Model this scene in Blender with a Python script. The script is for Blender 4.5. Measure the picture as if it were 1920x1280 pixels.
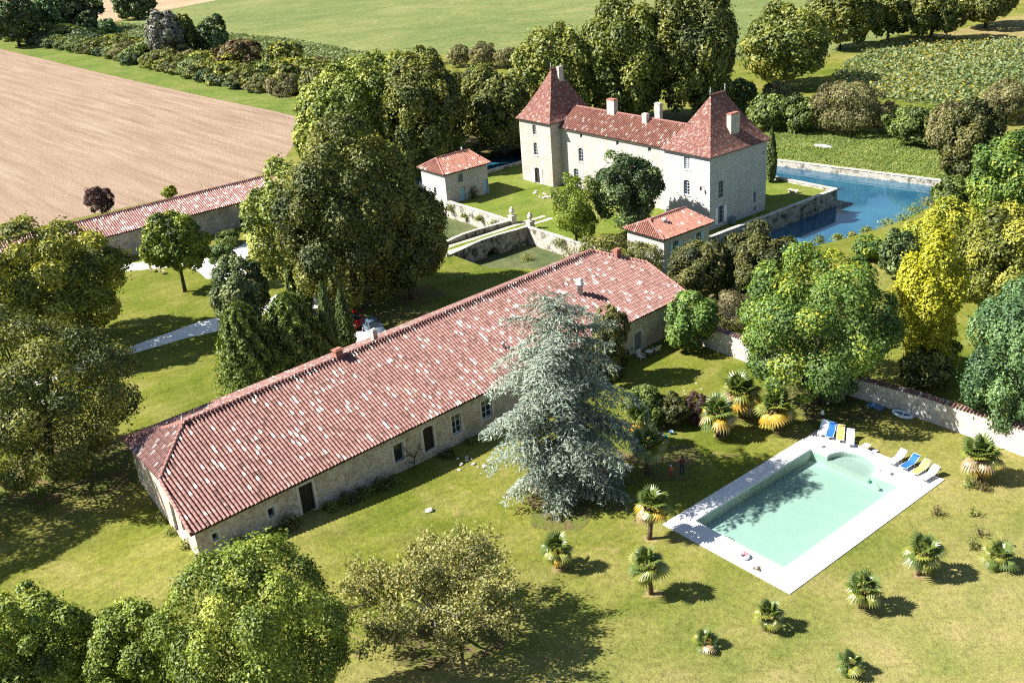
import bpy, bmesh, math, random
import numpy as np
from mathutils import Vector, Matrix, Quaternion
from mathutils.geometry import delaunay_2d_cdt

for o in list(bpy.data.objects):
    bpy.data.objects.remove(o)
SC = bpy.context.scene
COL = SC.collection
R = math.radians

# ------------------------------------------------------------------ camera
cd = bpy.data.cameras.new('camera')
cd.sensor_width = 36.0
cd.lens = 1900.0 / 1920.0 * 36.0
cd.clip_start = 1.0
cd.clip_end = 6000.0
cam = bpy.data.objects.new('camera', cd)
COL.objects.link(cam)
_p, _r = R(24.4), R(-4.64)
_f = Vector((0, math.cos(_p), -math.sin(_p)))
_u = Vector((0, math.sin(_p), math.cos(_p)))
_x = Vector((1, 0, 0))
_x2 = _x * math.cos(_r) + _u * math.sin(_r)
_u2 = -_x * math.sin(_r) + _u * math.cos(_r)
cam.matrix_world = Matrix(((_x2.x, _u2.x, -_f.x, 0), (_x2.y, _u2.y, -_f.y, 0), (_x2.z, _u2.z, -_f.z, 44.0), (0, 0, 0, 1)))
SC.camera = cam

# ------------------------------------------------------------------ sky, sun, exposure
SUN_EL, SUN_AZ = R(43.5), R(181.0)          # the sun stands to the left (-X)
w = bpy.data.worlds.new('World')
SC.world = w
w.use_nodes = True
wn = w.node_tree
bg = wn.nodes['Background']
sky = wn.nodes.new('ShaderNodeTexSky')
sky.sky_type = 'NISHITA'
sky.sun_disc = False
sky.sun_elevation = SUN_EL
sky.sun_rotation = R(90) - SUN_AZ
sky.air_density = 1.0
sky.dust_density = 0.6
wn.links.new(sky.outputs[0], bg.inputs[0])
bg.inputs[1].default_value = 0.064
sl = bpy.data.lights.new('sun', 'SUN')
sl.energy = 5.0
sl.angle = R(0.5)
sl.color = (1.0, 0.968, 0.915)
sun = bpy.data.objects.new('sun', sl)
COL.objects.link(sun)
_d = Vector((math.cos(SUN_AZ) * math.cos(SUN_EL), math.sin(SUN_AZ) * math.cos(SUN_EL), math.sin(SUN_EL)))
sun.rotation_euler = (-_d).to_track_quat('-Z', 'Y').to_euler()
sun.location = _d * 200
vs = SC.view_settings
vs.view_transform = 'Standard'
vs.look = 'None'
vs.exposure = 1.5
vs.gamma = 1.0
vs.use_curve_mapping = False
SC.cycles.max_bounces = 6
SC.cycles.diffuse_bounces = 3
SC.cycles.glossy_bounces = 3
SC.cycles.transmission_bounces = 4
SC.cycles.transparent_max_bounces = 8
SC.cycles.caustics_reflective = False
SC.cycles.caustics_refractive = False
SC.cycles.use_denoising = False
SC.cycles.filter_width = 1.15

# ------------------------------------------------------------------ helpers
def tag(o, label=None, cat=None, group=None, kind=None):
    if label: o['label'] = label
    if cat: o['category'] = cat
    if group: o['group'] = group
    if kind: o['kind'] = kind
    return o

def thing(name, label, cat, loc=(0, 0, 0), rz=0.0, group=None):
    o = bpy.data.objects.new(name, None)
    o.empty_display_size = 0.3
    COL.objects.link(o)
    o.location = loc
    o.rotation_euler = (0, 0, rz)
    return tag(o, label, cat, group)

def add(name, me, parent=None, loc=None, rot=None):
    o = bpy.data.objects.new(name, me)
    COL.objects.link(o)
    if parent is not None: o.parent = parent
    if loc is not None: o.location = loc
    if rot is not None: o.rotation_euler = rot
    return o

class MB:
    """collects faces of one mesh"""
    def __init__(self):
        self.v, self.f, self.m, self.s = [], [], [], []
    def face(self, pts, mi=0, sm=False):
        b = len(self.v)
        self.v += [tuple(p) for p in pts]
        self.f.append(tuple(range(b, b + len(pts))))
        self.m.append(mi); self.s.append(sm)
    def mesh(self, vs_, fs, mi=0, sm=False):
        b = len(self.v)
        self.v += [tuple(p) for p in vs_]
        for f in fs:
            self.f.append(tuple(i + b for i in f)); self.m.append(mi); self.s.append(sm)
    def box(self, x0, x1, y0, y1, z0, z1, mi=0, M=None, bev=0.0):
        if bev > 0:
            b = min(bev, (x1 - x0) * .4, (y1 - y0) * .4, (z1 - z0) * .4)
            rings = []
            for (z, i) in ((z0, b), (z0 + b, 0), (z1 - b, 0), (z1, b)):
                rings.append([(x0 + i, y0 + i, z), (x1 - i, y0 + i, z), (x1 - i, y1 - i, z), (x0 + i, y1 - i, z)])
            vs_ = [p for r_ in rings for p in r_]
            fs = [(3, 2, 1, 0), (12, 13, 14, 15)]
            for k in range(3):
                for j in range(4):
                    a, c = k * 4 + j, k * 4 + (j + 1) % 4
                    fs.append((a, c, c + 4, a + 4))
        else:
            vs_ = [(x0, y0, z0), (x1, y0, z0), (x1, y1, z0), (x0, y1, z0), (x0, y0, z1), (x1, y0, z1), (x1, y1, z1), (x0, y1, z1)]
            fs = [(3, 2, 1, 0), (4, 5, 6, 7), (0, 1, 5, 4), (1, 2, 6, 5), (2, 3, 7, 6), (3, 0, 4, 7)]
        if M is not None: vs_ = [tuple(M @ Vector(p)) for p in vs_]
        self.mesh(vs_, fs, mi)
    def tube(self, pts, rad, n=6, mi=0, caps=True, sm=True):
        pts = [Vector(p) for p in pts]
        vs_, fs = [], []
        for i, p in enumerate(pts):
            t = (pts[min(i + 1, len(pts) - 1)] - pts[max(i - 1, 0)])
            t = t.normalized() if t.length > 1e-6 else Vector((0, 0, 1))
            a = t.orthogonal().normalized() if abs(t.z) > .999 else t.cross(Vector((0, 0, 1))).normalized()
            b = t.cross(a)
            r_ = rad[i] if hasattr(rad, '__len__') else rad
            for k in range(n):
                g = 2 * math.pi * k / n
                vs_.append(p + (a * math.cos(g) + b * math.sin(g)) * r_)
        for i in range(len(pts) - 1):
            for k in range(n):
                a, b = i * n + k, i * n + (k + 1) % n
                fs.append((a, a + n, b + n, b))
        if caps:
            fs.append(tuple(range(n)))
            fs.append(tuple(reversed(range((len(pts) - 1) * n, len(pts) * n))))
        self.mesh(vs_, fs, mi, sm)
    def lathe(self, prof, n=12, c=(0, 0), mi=0, sm=True):
        vs_, fs = [], []
        for r_, z in prof:
            for k in range(n):
                g = 2 * math.pi * k / n
                vs_.append((c[0] + r_ * math.cos(g), c[1] + r_ * math.sin(g), z))
        for i in range(len(prof) - 1):
            for k in range(n):
                a, b = i * n + k, i * n + (k + 1) % n
                fs.append((a, b, b + n, a + n))
        fs.append(tuple(reversed(range(n))))
        fs.append(tuple(range((len(prof) - 1) * n, len(prof) * n)))
        self.mesh(vs_, fs, mi, sm)
    def data(self, name, mats):
        me = bpy.data.meshes.new(name)
        me.from_pydata(self.v, [], self.f)
        for m_ in (mats if isinstance(mats, (list, tuple)) else [mats]): me.materials.append(m_)
        me.polygons.foreach_set('material_index', self.m)
        me.polygons.foreach_set('use_smooth', self.s)
        me.update()
        return me
    def build(self, name, mats, parent=None, loc=None, rot=None):
        return add(name, self.data(name, mats), parent, loc, rot)

def inpoly(x, y, poly):
    c = False
    j = len(poly) - 1
    for i in range(len(poly)):
        xi, yi = poly[i]; xj, yj = poly[j]
        if (yi > y) != (yj > y) and x < (xj - xi) * (y - yi) / (yj - yi) + xi: c = not c
        j = i
    return c

def cdt(outer, holes=(), extra=()):
    """triangles of a polygon with holes; extra = interior points"""
    vs_, ed = [], []
    for loop in [outer] + list(holes):
        b = len(vs_)
        vs_ += [Vector(p) for p in loop]
        ed += [(b + i, b + (i + 1) % len(loop)) for i in range(len(loop))]
    vs_ += [Vector(p) for p in extra]
    v2, _, f2, *_ = delaunay_2d_cdt(vs_, ed, [], 0, 1e-5)
    out = []
    for f in f2:
        cx = sum(v2[i].x for i in f) / len(f); cy = sum(v2[i].y for i in f) / len(f)
        if not inpoly(cx, cy, outer): continue
        if any(inpoly(cx, cy, h) for h in holes): continue
        a, b, c = (v2[i] for i in f[:3])
        out.append(f if (b - a).cross(c - a) > 0 else tuple(reversed(f)))
    return [(p.x, p.y) for p in v2], out

def smst(a, b, x):
    t = min(1, max(0, (x - a) / (b - a)))
    return t * t * (3 - 2 * t)

def terr(x, y):
    """the lawn rises a little towards the near left corner of the barn"""
    qx, qy = x + 23.684, y - 60.151
    a = qx * .755 + qy * .656
    c = -qx * .656 + qy * .755
    return 1.4 * (1 - smst(-2, 23, a)) * (1 - smst(-1, 9, c))

def sheet(name, poly, z, mat, kind='structure', holes=(), drape=True):
    v, f = cdt(poly, holes)
    me = bpy.data.meshes.new(name)
    me.from_pydata([(x, y, z + (terr(x, y) if drape else 0)) for x, y in v], [], f)
    me.materials.append(mat)
    o = add(name, me)
    o['kind'] = kind
    return o

def copy_tree(o, parent=None):
    c = o.copy()
    COL.objects.link(c)
    c.parent = parent
    for ch in list(o.children):
        copy_tree(ch, c)
    return c

# ------------------------------------------------------------------ materials
class NT:
    def __init__(self, name):
        self.m = bpy.data.materials.new(name)
        self.m.use_nodes = True
        self.t = self.m.node_tree
        self.t.nodes.clear()
        self.out = self.t.nodes.new('ShaderNodeOutputMaterial')
    def n(self, typ, ins=None, **props):
        nd = self.t.nodes.new('ShaderNode' + typ)
        for k, v in props.items(): setattr(nd, k, v)
        for k, v in (ins or {}).items():
            s = nd.inputs[k]
            if isinstance(v, bpy.types.NodeSocket): self.t.links.new(v, s)
            else:
                if isinstance(v, tuple) and len(v) == 3 and s.type == 'RGBA': v = v + (1,)
                s.default_value = v
        return nd
    def coord(self, kind='Object', scale=None, rot=None):
        c = self.n('TexCoord').outputs[kind]
        if scale is None and rot is None: return c
        mp = self.n('Mapping', {'Vector': c})
        if scale is not None: mp.inputs['Scale'].default_value = scale if isinstance(scale, tuple) else (scale,) * 3
        if rot is not None: mp.inputs['Rotation'].default_value = rot
        return mp.outputs[0]
    def noise(self, vec, scale, detail=3, rough=.55, dist=0):
        return self.n('TexNoise', {'Vector': vec, 'Scale': scale, 'Detail': detail, 'Roughness': rough, 'Distortion': dist}).outputs['Fac']
    def ramp(self, fac, stops, interp='LINEAR'):
        nd = self.n('ValToRGB', {'Fac': fac})
        cr = nd.color_ramp
        cr.interpolation = interp
        while len(cr.elements) < len(stops): cr.elements.new(.5)
        for el, (p, c) in zip(cr.elements, stops):
            el.position = p
            el.color = (c if isinstance(c, tuple) else (c, c, c)) + (1,)
        return nd.outputs[0]
    def mix(self, fac, a, b, mode='MIX'):
        nd = self.n('Mix', data_type='RGBA', blend_type=mode)
        for k, v in ((0, fac), (6, a), (7, b)):
            s = nd.inputs[k]
            if isinstance(v, bpy.types.NodeSocket): self.t.links.new(v, s)
            else: s.default_value = v + (1,) if isinstance(v, tuple) else v
        return nd.outputs[2]
    def math(self, op, a, b=0.0):
        nd = self.n('Math', operation=op)
        for i, v in enumerate((a, b)):
            if isinstance(v, bpy.types.NodeSocket): self.t.links.new(v, nd.inputs[i])
            else: nd.inputs[i].default_value = v
        return nd.outputs[0]
    def bump(self, h, strength=.3, dist=.05):
        return self.n('Bump', {'Height': h, 'Strength': strength, 'Distance': dist}).outputs[0]
    def pbr(self, col, rough=.9, nrm=None, spec=.25, metal=0.0, **extra):
        ins = {'Base Color': col, 'Roughness': rough, 'Specular IOR Level': spec, 'Metallic': metal}
        if nrm is not None: ins['Normal'] = nrm
        ins.update(extra)
        b = self.n('BsdfPrincipled', ins)
        self.t.links.new(b.outputs[0], self.out.inputs[0])
        return self.m

def plain(name, col, rough=.6, spec=.3, metal=0.0, var=.12, scale=6.0):
    t = NT(name)
    nz = t.noise(t.coord(), scale, 4)
    c = t.mix(t.ramp(nz, [(.3, 0.0), (.7, 1.0)]), tuple(x * (1 - var) for x in col), tuple(min(1, x * (1 + var)) for x in col))
    return t.pbr(c, rough, None, spec, metal)

def grass_mat(name, cols, big=.05, mid=.35, fine=3.0, dry=None, worn=False):
    t = NT(name)
    v = t.coord('Object')
    n1 = t.noise(v, big, 4, .6, .6)
    n2 = t.noise(v, mid, 5, .65, .4)
    n3 = t.noise(v, fine, 4, .75)
    n4 = t.noise(v, fine * 3.3, 2, .7)
    a = t.ramp(n1, [(.38, cols[0]), (.5, cols[1]), (.62, cols[2])])
    b = t.ramp(n2, [(.36, cols[0]), (.51, cols[1]), (.64, cols[2])])
    c = t.mix(.5, a, b)
    st_ = t.n('Mapping', {'Vector': t.coord('Object', None, (0, 0, R(-38))), 'Scale': (.05, .8, 1)}).outputs[0]
    c = t.mix(1.0, c, t.ramp(t.noise(st_, 1.0, 4, .7), [(.35, .9), (.5, 1.0), (.65, 1.1)]), 'MULTIPLY')
    if dry:
        c = t.mix(t.ramp(t.noise(v, mid * 2.2, 5, .7, .8), [(.6, 0.0), (.72, .75)]), c, dry)
    if worn:                                   # the near end of the lawn is drier and paler
        sx = t.n('SeparateXYZ', {'Vector': v})
        far = t.math('ADD', t.math('MULTIPLY', sx.outputs[1], -.03), t.math('MULTIPLY', sx.outputs[0], .008))
        w_ = t.ramp(t.math('ADD', t.math('ADD', far, 1.75), t.math('MULTIPLY', n1, .9)), [(.42, 0.0), (.95, .55)])
        c = t.mix(w_, c, t.ramp(n2, [(.35, (.165, .175, .055)), (.5, (.235, .206, .082)), (.65, (.285, .218, .105))]))
    g = t.ramp(t.math('ADD', t.math('MULTIPLY', n3, .55), t.math('MULTIPLY', n4, .45)), [(.3, .45), (.5, 1.0), (.7, 1.5)])
    c = t.mix(1.0, c, g, 'MULTIPLY')
    h = t.math('ADD', n3, t.math('MULTIPLY', n4, .6))
    return t.pbr(c, 1.0, t.bump(h, .7, .12), .05)

M = {}
M['lawn'] = grass_mat('lawn_grass', [(.076, .102, .012), (.132, .14, .022), (.205, .182, .055)], .045, .2, 2.2, (.25, .19, .08), True)
M['island'] = grass_mat('island_grass', [(.085, .125, .018), (.125, .155, .025), (.18, .18, .05)], .08, .3, 2.0)
M['meadow'] = grass_mat('meadow_grass', [(.095, .125, .04), (.128, .15, .047), (.175, .175, .066)], .016, .07, .55, (.22, .2, .11))
M['rough_grass'] = grass_mat('rough_grass', [(.07, .105, .018), (.105, .138, .026), (.165, .165, .05)], .07, .4, 1.3, (.2, .15, .07))
M['dry_grass'] = grass_mat('dry_grass', [(.14, .135, .04), (.2, .165, .06), (.26, .2, .09)], .05, .2, 1.5)

def field_mat():
    t = NT('ploughed_soil')
    v = t.coord('Object')
    vr = t.n('Mapping', {'Vector': t.coord('Object', None, (0, 0, R(51))), 'Scale': (.035, .55, 1)}).outputs[0]
    rows = t.noise(vr, 1.0, 5, .7)
    fine = t.noise(v, 1.4, 5, .75)
    clod = t.noise(v, 5.0, 2, .7)
    big = t.noise(v, .02, 3, .5)
    c = t.ramp(t.math('ADD', t.math('MULTIPLY', rows, .62), t.math('MULTIPLY', fine, .38)), [(.36, (.175, .12, .08)), (.5, (.265, .187, .13)), (.63, (.35, .265, .195))])
    c = t.mix(t.ramp(big, [(.35, 0.0), (.65, .5)]), c, (.27, .19, .125))
    c = t.mix(1.0, c, t.ramp(clod, [(.3, .6), (.5, 1.0), (.7, 1.3)]), 'MULTIPLY')
    return t.pbr(c, 1.0, t.bump(t.math('ADD', fine, clod), .8, .2), .05)
M['soil'] = field_mat()
M['tan_field'] = grass_mat('stubble_field', [(.25, .18, .11), (.3, .22, .135), (.34, .26, .16)], .03, .1, .6)

def gravel_mat():
    t = NT('pale_gravel')
    v = t.coord('Object')
    g = t.n('TexVoronoi', {'Vector': v, 'Scale': 14.0}).outputs['Distance']
    c = t.mix(t.noise(v, .8, 4), (.62, .6, .56), (.76, .75, .71))
    c = t.mix(t.ramp(t.noise(v, 3, 4, .8), [(.55, 0.0), (.75, .4)]), c, (.4, .38, .3))
    return t.pbr(c, .95, t.bump(g, .4, .03), .1)
M['gravel'] = gravel_mat()

def stone_mat(name, stones, mortar, scale=(2.4, 3.6), stain=.5, bump=.8, moss=0.0):
    """rubble masonry; uses (x+y, z) of the object's own axes, so it lies flat on walls along x or y"""
    t = NT(name)
    o = t.coord('Object')
    sx = t.n('SeparateXYZ', {'Vector': o})
    u = t.math('ADD', sx.outputs[0], sx.outputs[1])
    vec = t.n('CombineXYZ', {'X': t.math('MULTIPLY', u, scale[0]), 'Y': t.math('MULTIPLY', sx.outputs[2], scale[1]), 'Z': t.math('MULTIPLY', t.math('SUBTRACT', sx.outputs[0], sx.outputs[1]), .15)}).outputs[0]
    vec2 = t.n('VectorMath', {0: vec, 1: t.n('TexNoise', {'Vector': vec, 'Scale': 1.5}).outputs['Color']}, operation='ADD').outputs[0]
    vo = t.n('TexVoronoi', {'Vector': vec2, 'Scale': 1.0, 'Randomness': .85})
    ed = t.n('TexVoronoi', {'Vector': vec2, 'Scale': 1.0, 'Randomness': .85}, feature='DISTANCE_TO_EDGE').outputs['Distance']
    rnd = t.n('SeparateColor', {'Color': vo.outputs['Color']}).outputs[0]
    n = len(stones)
    c = t.ramp(rnd, [((i + .5) / n, s_) for i, s_ in enumerate(stones)])
    joint = t.ramp(ed, [(.03, 1.0), (.12, 0.0)])
    c = t.mix(joint, c, mortar)
    big = t.noise(o, .45, 5, .65)
    c = t.mix(t.math('MULTIPLY', t.ramp(big, [(.42, 0.0), (.68, 1.0)]), stain), c, tuple(x * .45 for x in stones[0]))
    if moss:
        c = t.mix(t.math('MULTIPLY', t.ramp(t.noise(o, .9, 6, .7), [(.5, 0.0), (.62, 1.0)]), moss), c, (.05, .052, .04))
    c = t.mix(1.0, c, t.ramp(t.noise(o, 7.0, 4, .7), [(.3, .7), (.7, 1.25)]), 'MULTIPLY')
    h = t.math('ADD', t.math('MINIMUM', ed, .25), t.math('MULTIPLY', t.noise(o, 9, 3), .08))
    return t.pbr(c, .95, t.bump(h, bump, .12), .1)

M['barn_stone'] = stone_mat('barn_rubble', [(.46, .35, .25), (.56, .45, .33), (.62, .54, .44), (.4, .3, .21), (.6, .52, .44)], (.6, .53, .44), (2.6, 3.8), .45)
M['garden_stone'] = stone_mat('garden_rubble', [(.5, .45, .38), (.58, .53, .46), (.42, .37, .3), (.62, .58, .52)], (.58, .54, .47), (2.6, 4.2), .25)
M['shed_stone'] = stone_mat('shed_rubble', [(.3, .26, .22), (.38, .33, .28), (.26, .23, .2), (.42, .38, .32)], (.36, .32, .27), (1.6, 2.4), .7)
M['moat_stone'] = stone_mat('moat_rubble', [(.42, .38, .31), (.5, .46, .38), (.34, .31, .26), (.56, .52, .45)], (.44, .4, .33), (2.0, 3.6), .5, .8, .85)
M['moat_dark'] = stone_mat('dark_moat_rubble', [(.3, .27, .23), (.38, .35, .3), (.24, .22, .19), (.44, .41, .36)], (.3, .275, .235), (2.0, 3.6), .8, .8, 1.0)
M['coping'] = stone_mat('coping_stone', [(.5, .47, .4), (.56, .53, .46), (.45, .42, .36)], (.4, .37, .3), (1.2, 2.0), .3, .4, .3)

def ashlar_mat(name, base, dark, course=.36, length=.85, rel=.35, stain=.35):
    t = NT(name)
    o = t.coord('Object')
    sx = t.n('SeparateXYZ', {'Vector': o})
    u = t.math('ADD', sx.outputs[0], sx.outputs[1])
    vec = t.n('CombineXYZ', {'X': u, 'Y': sx.outputs[2]}).outputs[0]
    br = t.n('TexBrick', {'Vector': vec, 'Scale': 1.0, 'Color1': base, 'Color2': tuple(x * .84 for x in base), 'Mortar': tuple(x * .5 for x in base), 'Mortar Size': .03, 'Mortar Smooth': .4, 'Brick Width': length, 'Row Height': course})
    c = br.outputs['Color']
    c = t.mix(t.math('MULTIPLY', t.ramp(t.noise(o, .28, 6, .68), [(.45, 0.0), (.72, 1.0)]), stain), c, dark)
    vs_ = t.n('Mapping', {'Vector': o, 'Scale': (1.6, 1.6, .12)}).outputs[0]
    c = t.mix(t.math('MULTIPLY', t.ramp(t.noise(vs_, 1.0, 5, .7), [(.52, 0.0), (.75, 1.0)]), stain * .8), c, dark)
    c = t.mix(1.0, c, t.ramp(t.noise(o, 5.0, 5, .75), [(.3, .8), (.7, 1.15)]), 'MULTIPLY')
    h = t.math('SUBTRACT', t.math('MULTIPLY', t.noise(o, 6, 4), .4), br.outputs['Fac'])
    return t.pbr(c, .92, t.bump(h, rel, .05), .12)
M['ashlar'] = ashlar_mat('castle_ashlar', (.52, .502, .475), (.33, .31, .285), stain=.55)
M['render'] = ashlar_mat('castle_render', (.43, .41, .378), (.33, .295, .245), .5, 1.3, .15, .8)
M['tower_render'] = ashlar_mat('tower_render', (.435, .405, .36), (.34, .285, .22), .6, 1.6, .12, .8)
M['house_wall'] = ashlar_mat('house_render', (.48, .455, .415), (.36, .335, .3), .45, 1.0, .18, .7)

def tile_mat(name, stops, rough=.85):
    """colour of each tile from its own number"""
    t = NT(name)
    at_ = t.n('Attribute', attribute_name='tint').outputs['Fac']
    c = t.ramp(at_, stops)
    o = t.coord('Object')
    c = t.mix(t.math('MULTIPLY', t.ramp(t.noise(o, 9.0, 4, .75), [(.5, 0.0), (.7, 1.0)]), .2), c, (.5, .4, .34))
    c = t.mix(t.math('MULTIPLY', t.ramp(t.noise(o, 1.1, 5, .7), [(.5, 0.0), (.68, 1.0)]), .25), c, (.17, .1, .085))
    return t.pbr(c, rough, t.bump(t.noise(o, 14, 3), .2, .02), .15)
REDS = [(0.0, (.08, .05, .043)), (.1, (.125, .064, .05)), (.3, (.182, .093, .077)), (.6, (.23, .123, .104)), (.84, (.3, .19, .163)), (.9, (.44, .36, .31)), (1.0, (.58, .52, .46))]
M['tile'] = tile_mat('canal_tile', REDS)
M['tile_wing'] = tile_mat('castle_canal_tile', [(0.0, (.14, .064, .046)), (.3, (.225, .094, .066)), (.65, (.28, .125, .09)), (.88, (.33, .185, .135)), (.93, (.47, .39, .33)), (1.0, (.56, .5, .43))])
M['tile_shed'] = tile_mat('shed_canal_tile', [(0.0, (.17, .095, .08)), (.3, (.25, .125, .11)), (.65, (.32, .18, .16)), (.86, (.4, .27, .24)), (.92, (.52, .45, .4)), (1.0, (.6, .55, .49))])
M['tile_under'] = plain('under_tile', (.085, .042, .034), .95, .1, 0, .25, 3)  # darkened clay: shade in the channels between tiles is put into the colour
M['ridge_tile'] = plain('ridge_tile_clay', (.29, .14, .115), .85, .15, 0, .3, 2.5)

def flat_tile_mat():
    t = NT('castle_flat_tile')
    o = t.coord('Object')
    sx = t.n('SeparateXYZ', {'Vector': o})
    vec = t.n('CombineXYZ', {'X': t.math('ADD', sx.outputs[0], sx.outputs[1]), 'Y': t.math('MULTIPLY', sx.outputs[2], .72)}).outputs[0]
    br = t.n('TexBrick', {'Vector': vec, 'Scale': 1.0, 'Color1': (.24, .102, .076), 'Color2': (.15, .06, .048), 'Mortar': (.08, .04, .033), 'Mortar Size': .012, 'Brick Width': .22, 'Row Height': .16, 'Bias': .1})
    c = br.outputs['Color']
    c = t.mix(t.ramp(t.noise(o, 2.6, 5, .8), [(.53, 0.0), (.62, .75)]), c, (.42, .35, .3))
    c = t.mix(t.ramp(t.noise(o, 1.7, 6, .8), [(.54, 0.0), (.64, .8)]), c, (.12, .07, .065))
    c = t.mix(1.0, c, t.ramp(t.noise(o, 8.0, 3, .8), [(.3, .6), (.7, 1.4)]), 'MULTIPLY')
    h = t.math('SUBTRACT', t.noise(o, 5, 4), br.outputs['Fac'])
    return t.pbr(c, .9, t.bump(h, .6, .06), .1)
M['flat_tile'] = flat_tile_mat()

M['brick'] = plain('chimney_brick', (.29, .125, .09), .9, .15, 0, .3, 5)
M['chimney_stone'] = plain('chimney_stone', (.42, .38, .32), .9, .15, 0, .25, 3)
M['dark'] = plain('dark_opening', (.012, .012, .014), .8, .1, 0, .2)
M['wood_dark'] = plain('dark_door_wood', (.035, .026, .02), .7, .2, 0, .3, 8)
M['wood_grey'] = plain('grey_door_wood', (.2, .22, .24), .7, .2, 0, .2, 8)
M['blue_paint'] = plain('pale_blue_paint', (.3, .47, .58), .5, .3, 0, .08, 4)
M['lime'] = plain('pale_dressed_stone', (.56, .52, .44), .9, .15, 0, .15, 4)
M['white_frame'] = plain('white_frame_paint', (.62, .66, .7), .5, .3, 0, .05)
M['grey_frame'] = plain('grey_frame_paint', (.36, .4, .45), .5, .3, 0, .1)
t = NT('window_glass'); M['glass'] = t.pbr((.02, .026, .032), .08, None, .6)
M['metal'] = plain('zinc', (.42, .43, .44), .45, .5, .6, .1)
M['zinc_white'] = plain('pale_vent', (.55, .53, .5), .7, .3, 0, .2)

def water_mat():
    t = NT('moat_water')
    v = t.coord('Object')
    c = t.mix(t.ramp(t.noise(v, .06, 4, .6, .5), [(.35, 0.0), (.7, 1.0)]), (.012, .06, .11), (.03, .115, .16))
    h = t.noise(v, 2.5, 3, .6)
    return t.pbr(c, .06, t.bump(h, .05, .05), .55)
M['water'] = water_mat()
M['weed'] = grass_mat('duckweed', [(.05, .07, .03), (.085, .1, .04), (.135, .135, .06)], .15, .5, 2.0, (.04, .085, .06))

def pool_water_mat():
    t = NT('pool_water')
    tr = t.n('BsdfTransparent', {'Color': (.63, .775, .735)})
    gl = t.n('BsdfGlossy', {'Roughness': .03})
    t.t.links.new(t.bump(t.noise(t.coord(), 1.6, 3), .06, .05), gl.inputs['Normal'])
    fr = t.n('Fresnel', {'IOR': 1.33})
    mx = t.n('MixShader', {0: fr.outputs[0], 1: tr.outputs[0], 2: gl.outputs[0]})
    t.t.links.new(mx.outputs[0], t.out.inputs[0])
    return t.m
M['pool_water'] = pool_water_mat()
M['liner'] = plain('pool_liner', (.62, .66, .6), .6, .2, 0, .03, .7)
M['slab'] = plain('pale_paving_stone', (.54, .53, .51), .85, .15, 0, .06, 1.1)
M['slab2'] = plain('cream_paving_stone', (.58, .56, .53), .85, .15, 0, .06, 1.3)
M['slab_base'] = plain('paving_joint', (.4, .38, .35), .9, .1, 0, .1, 3)

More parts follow.
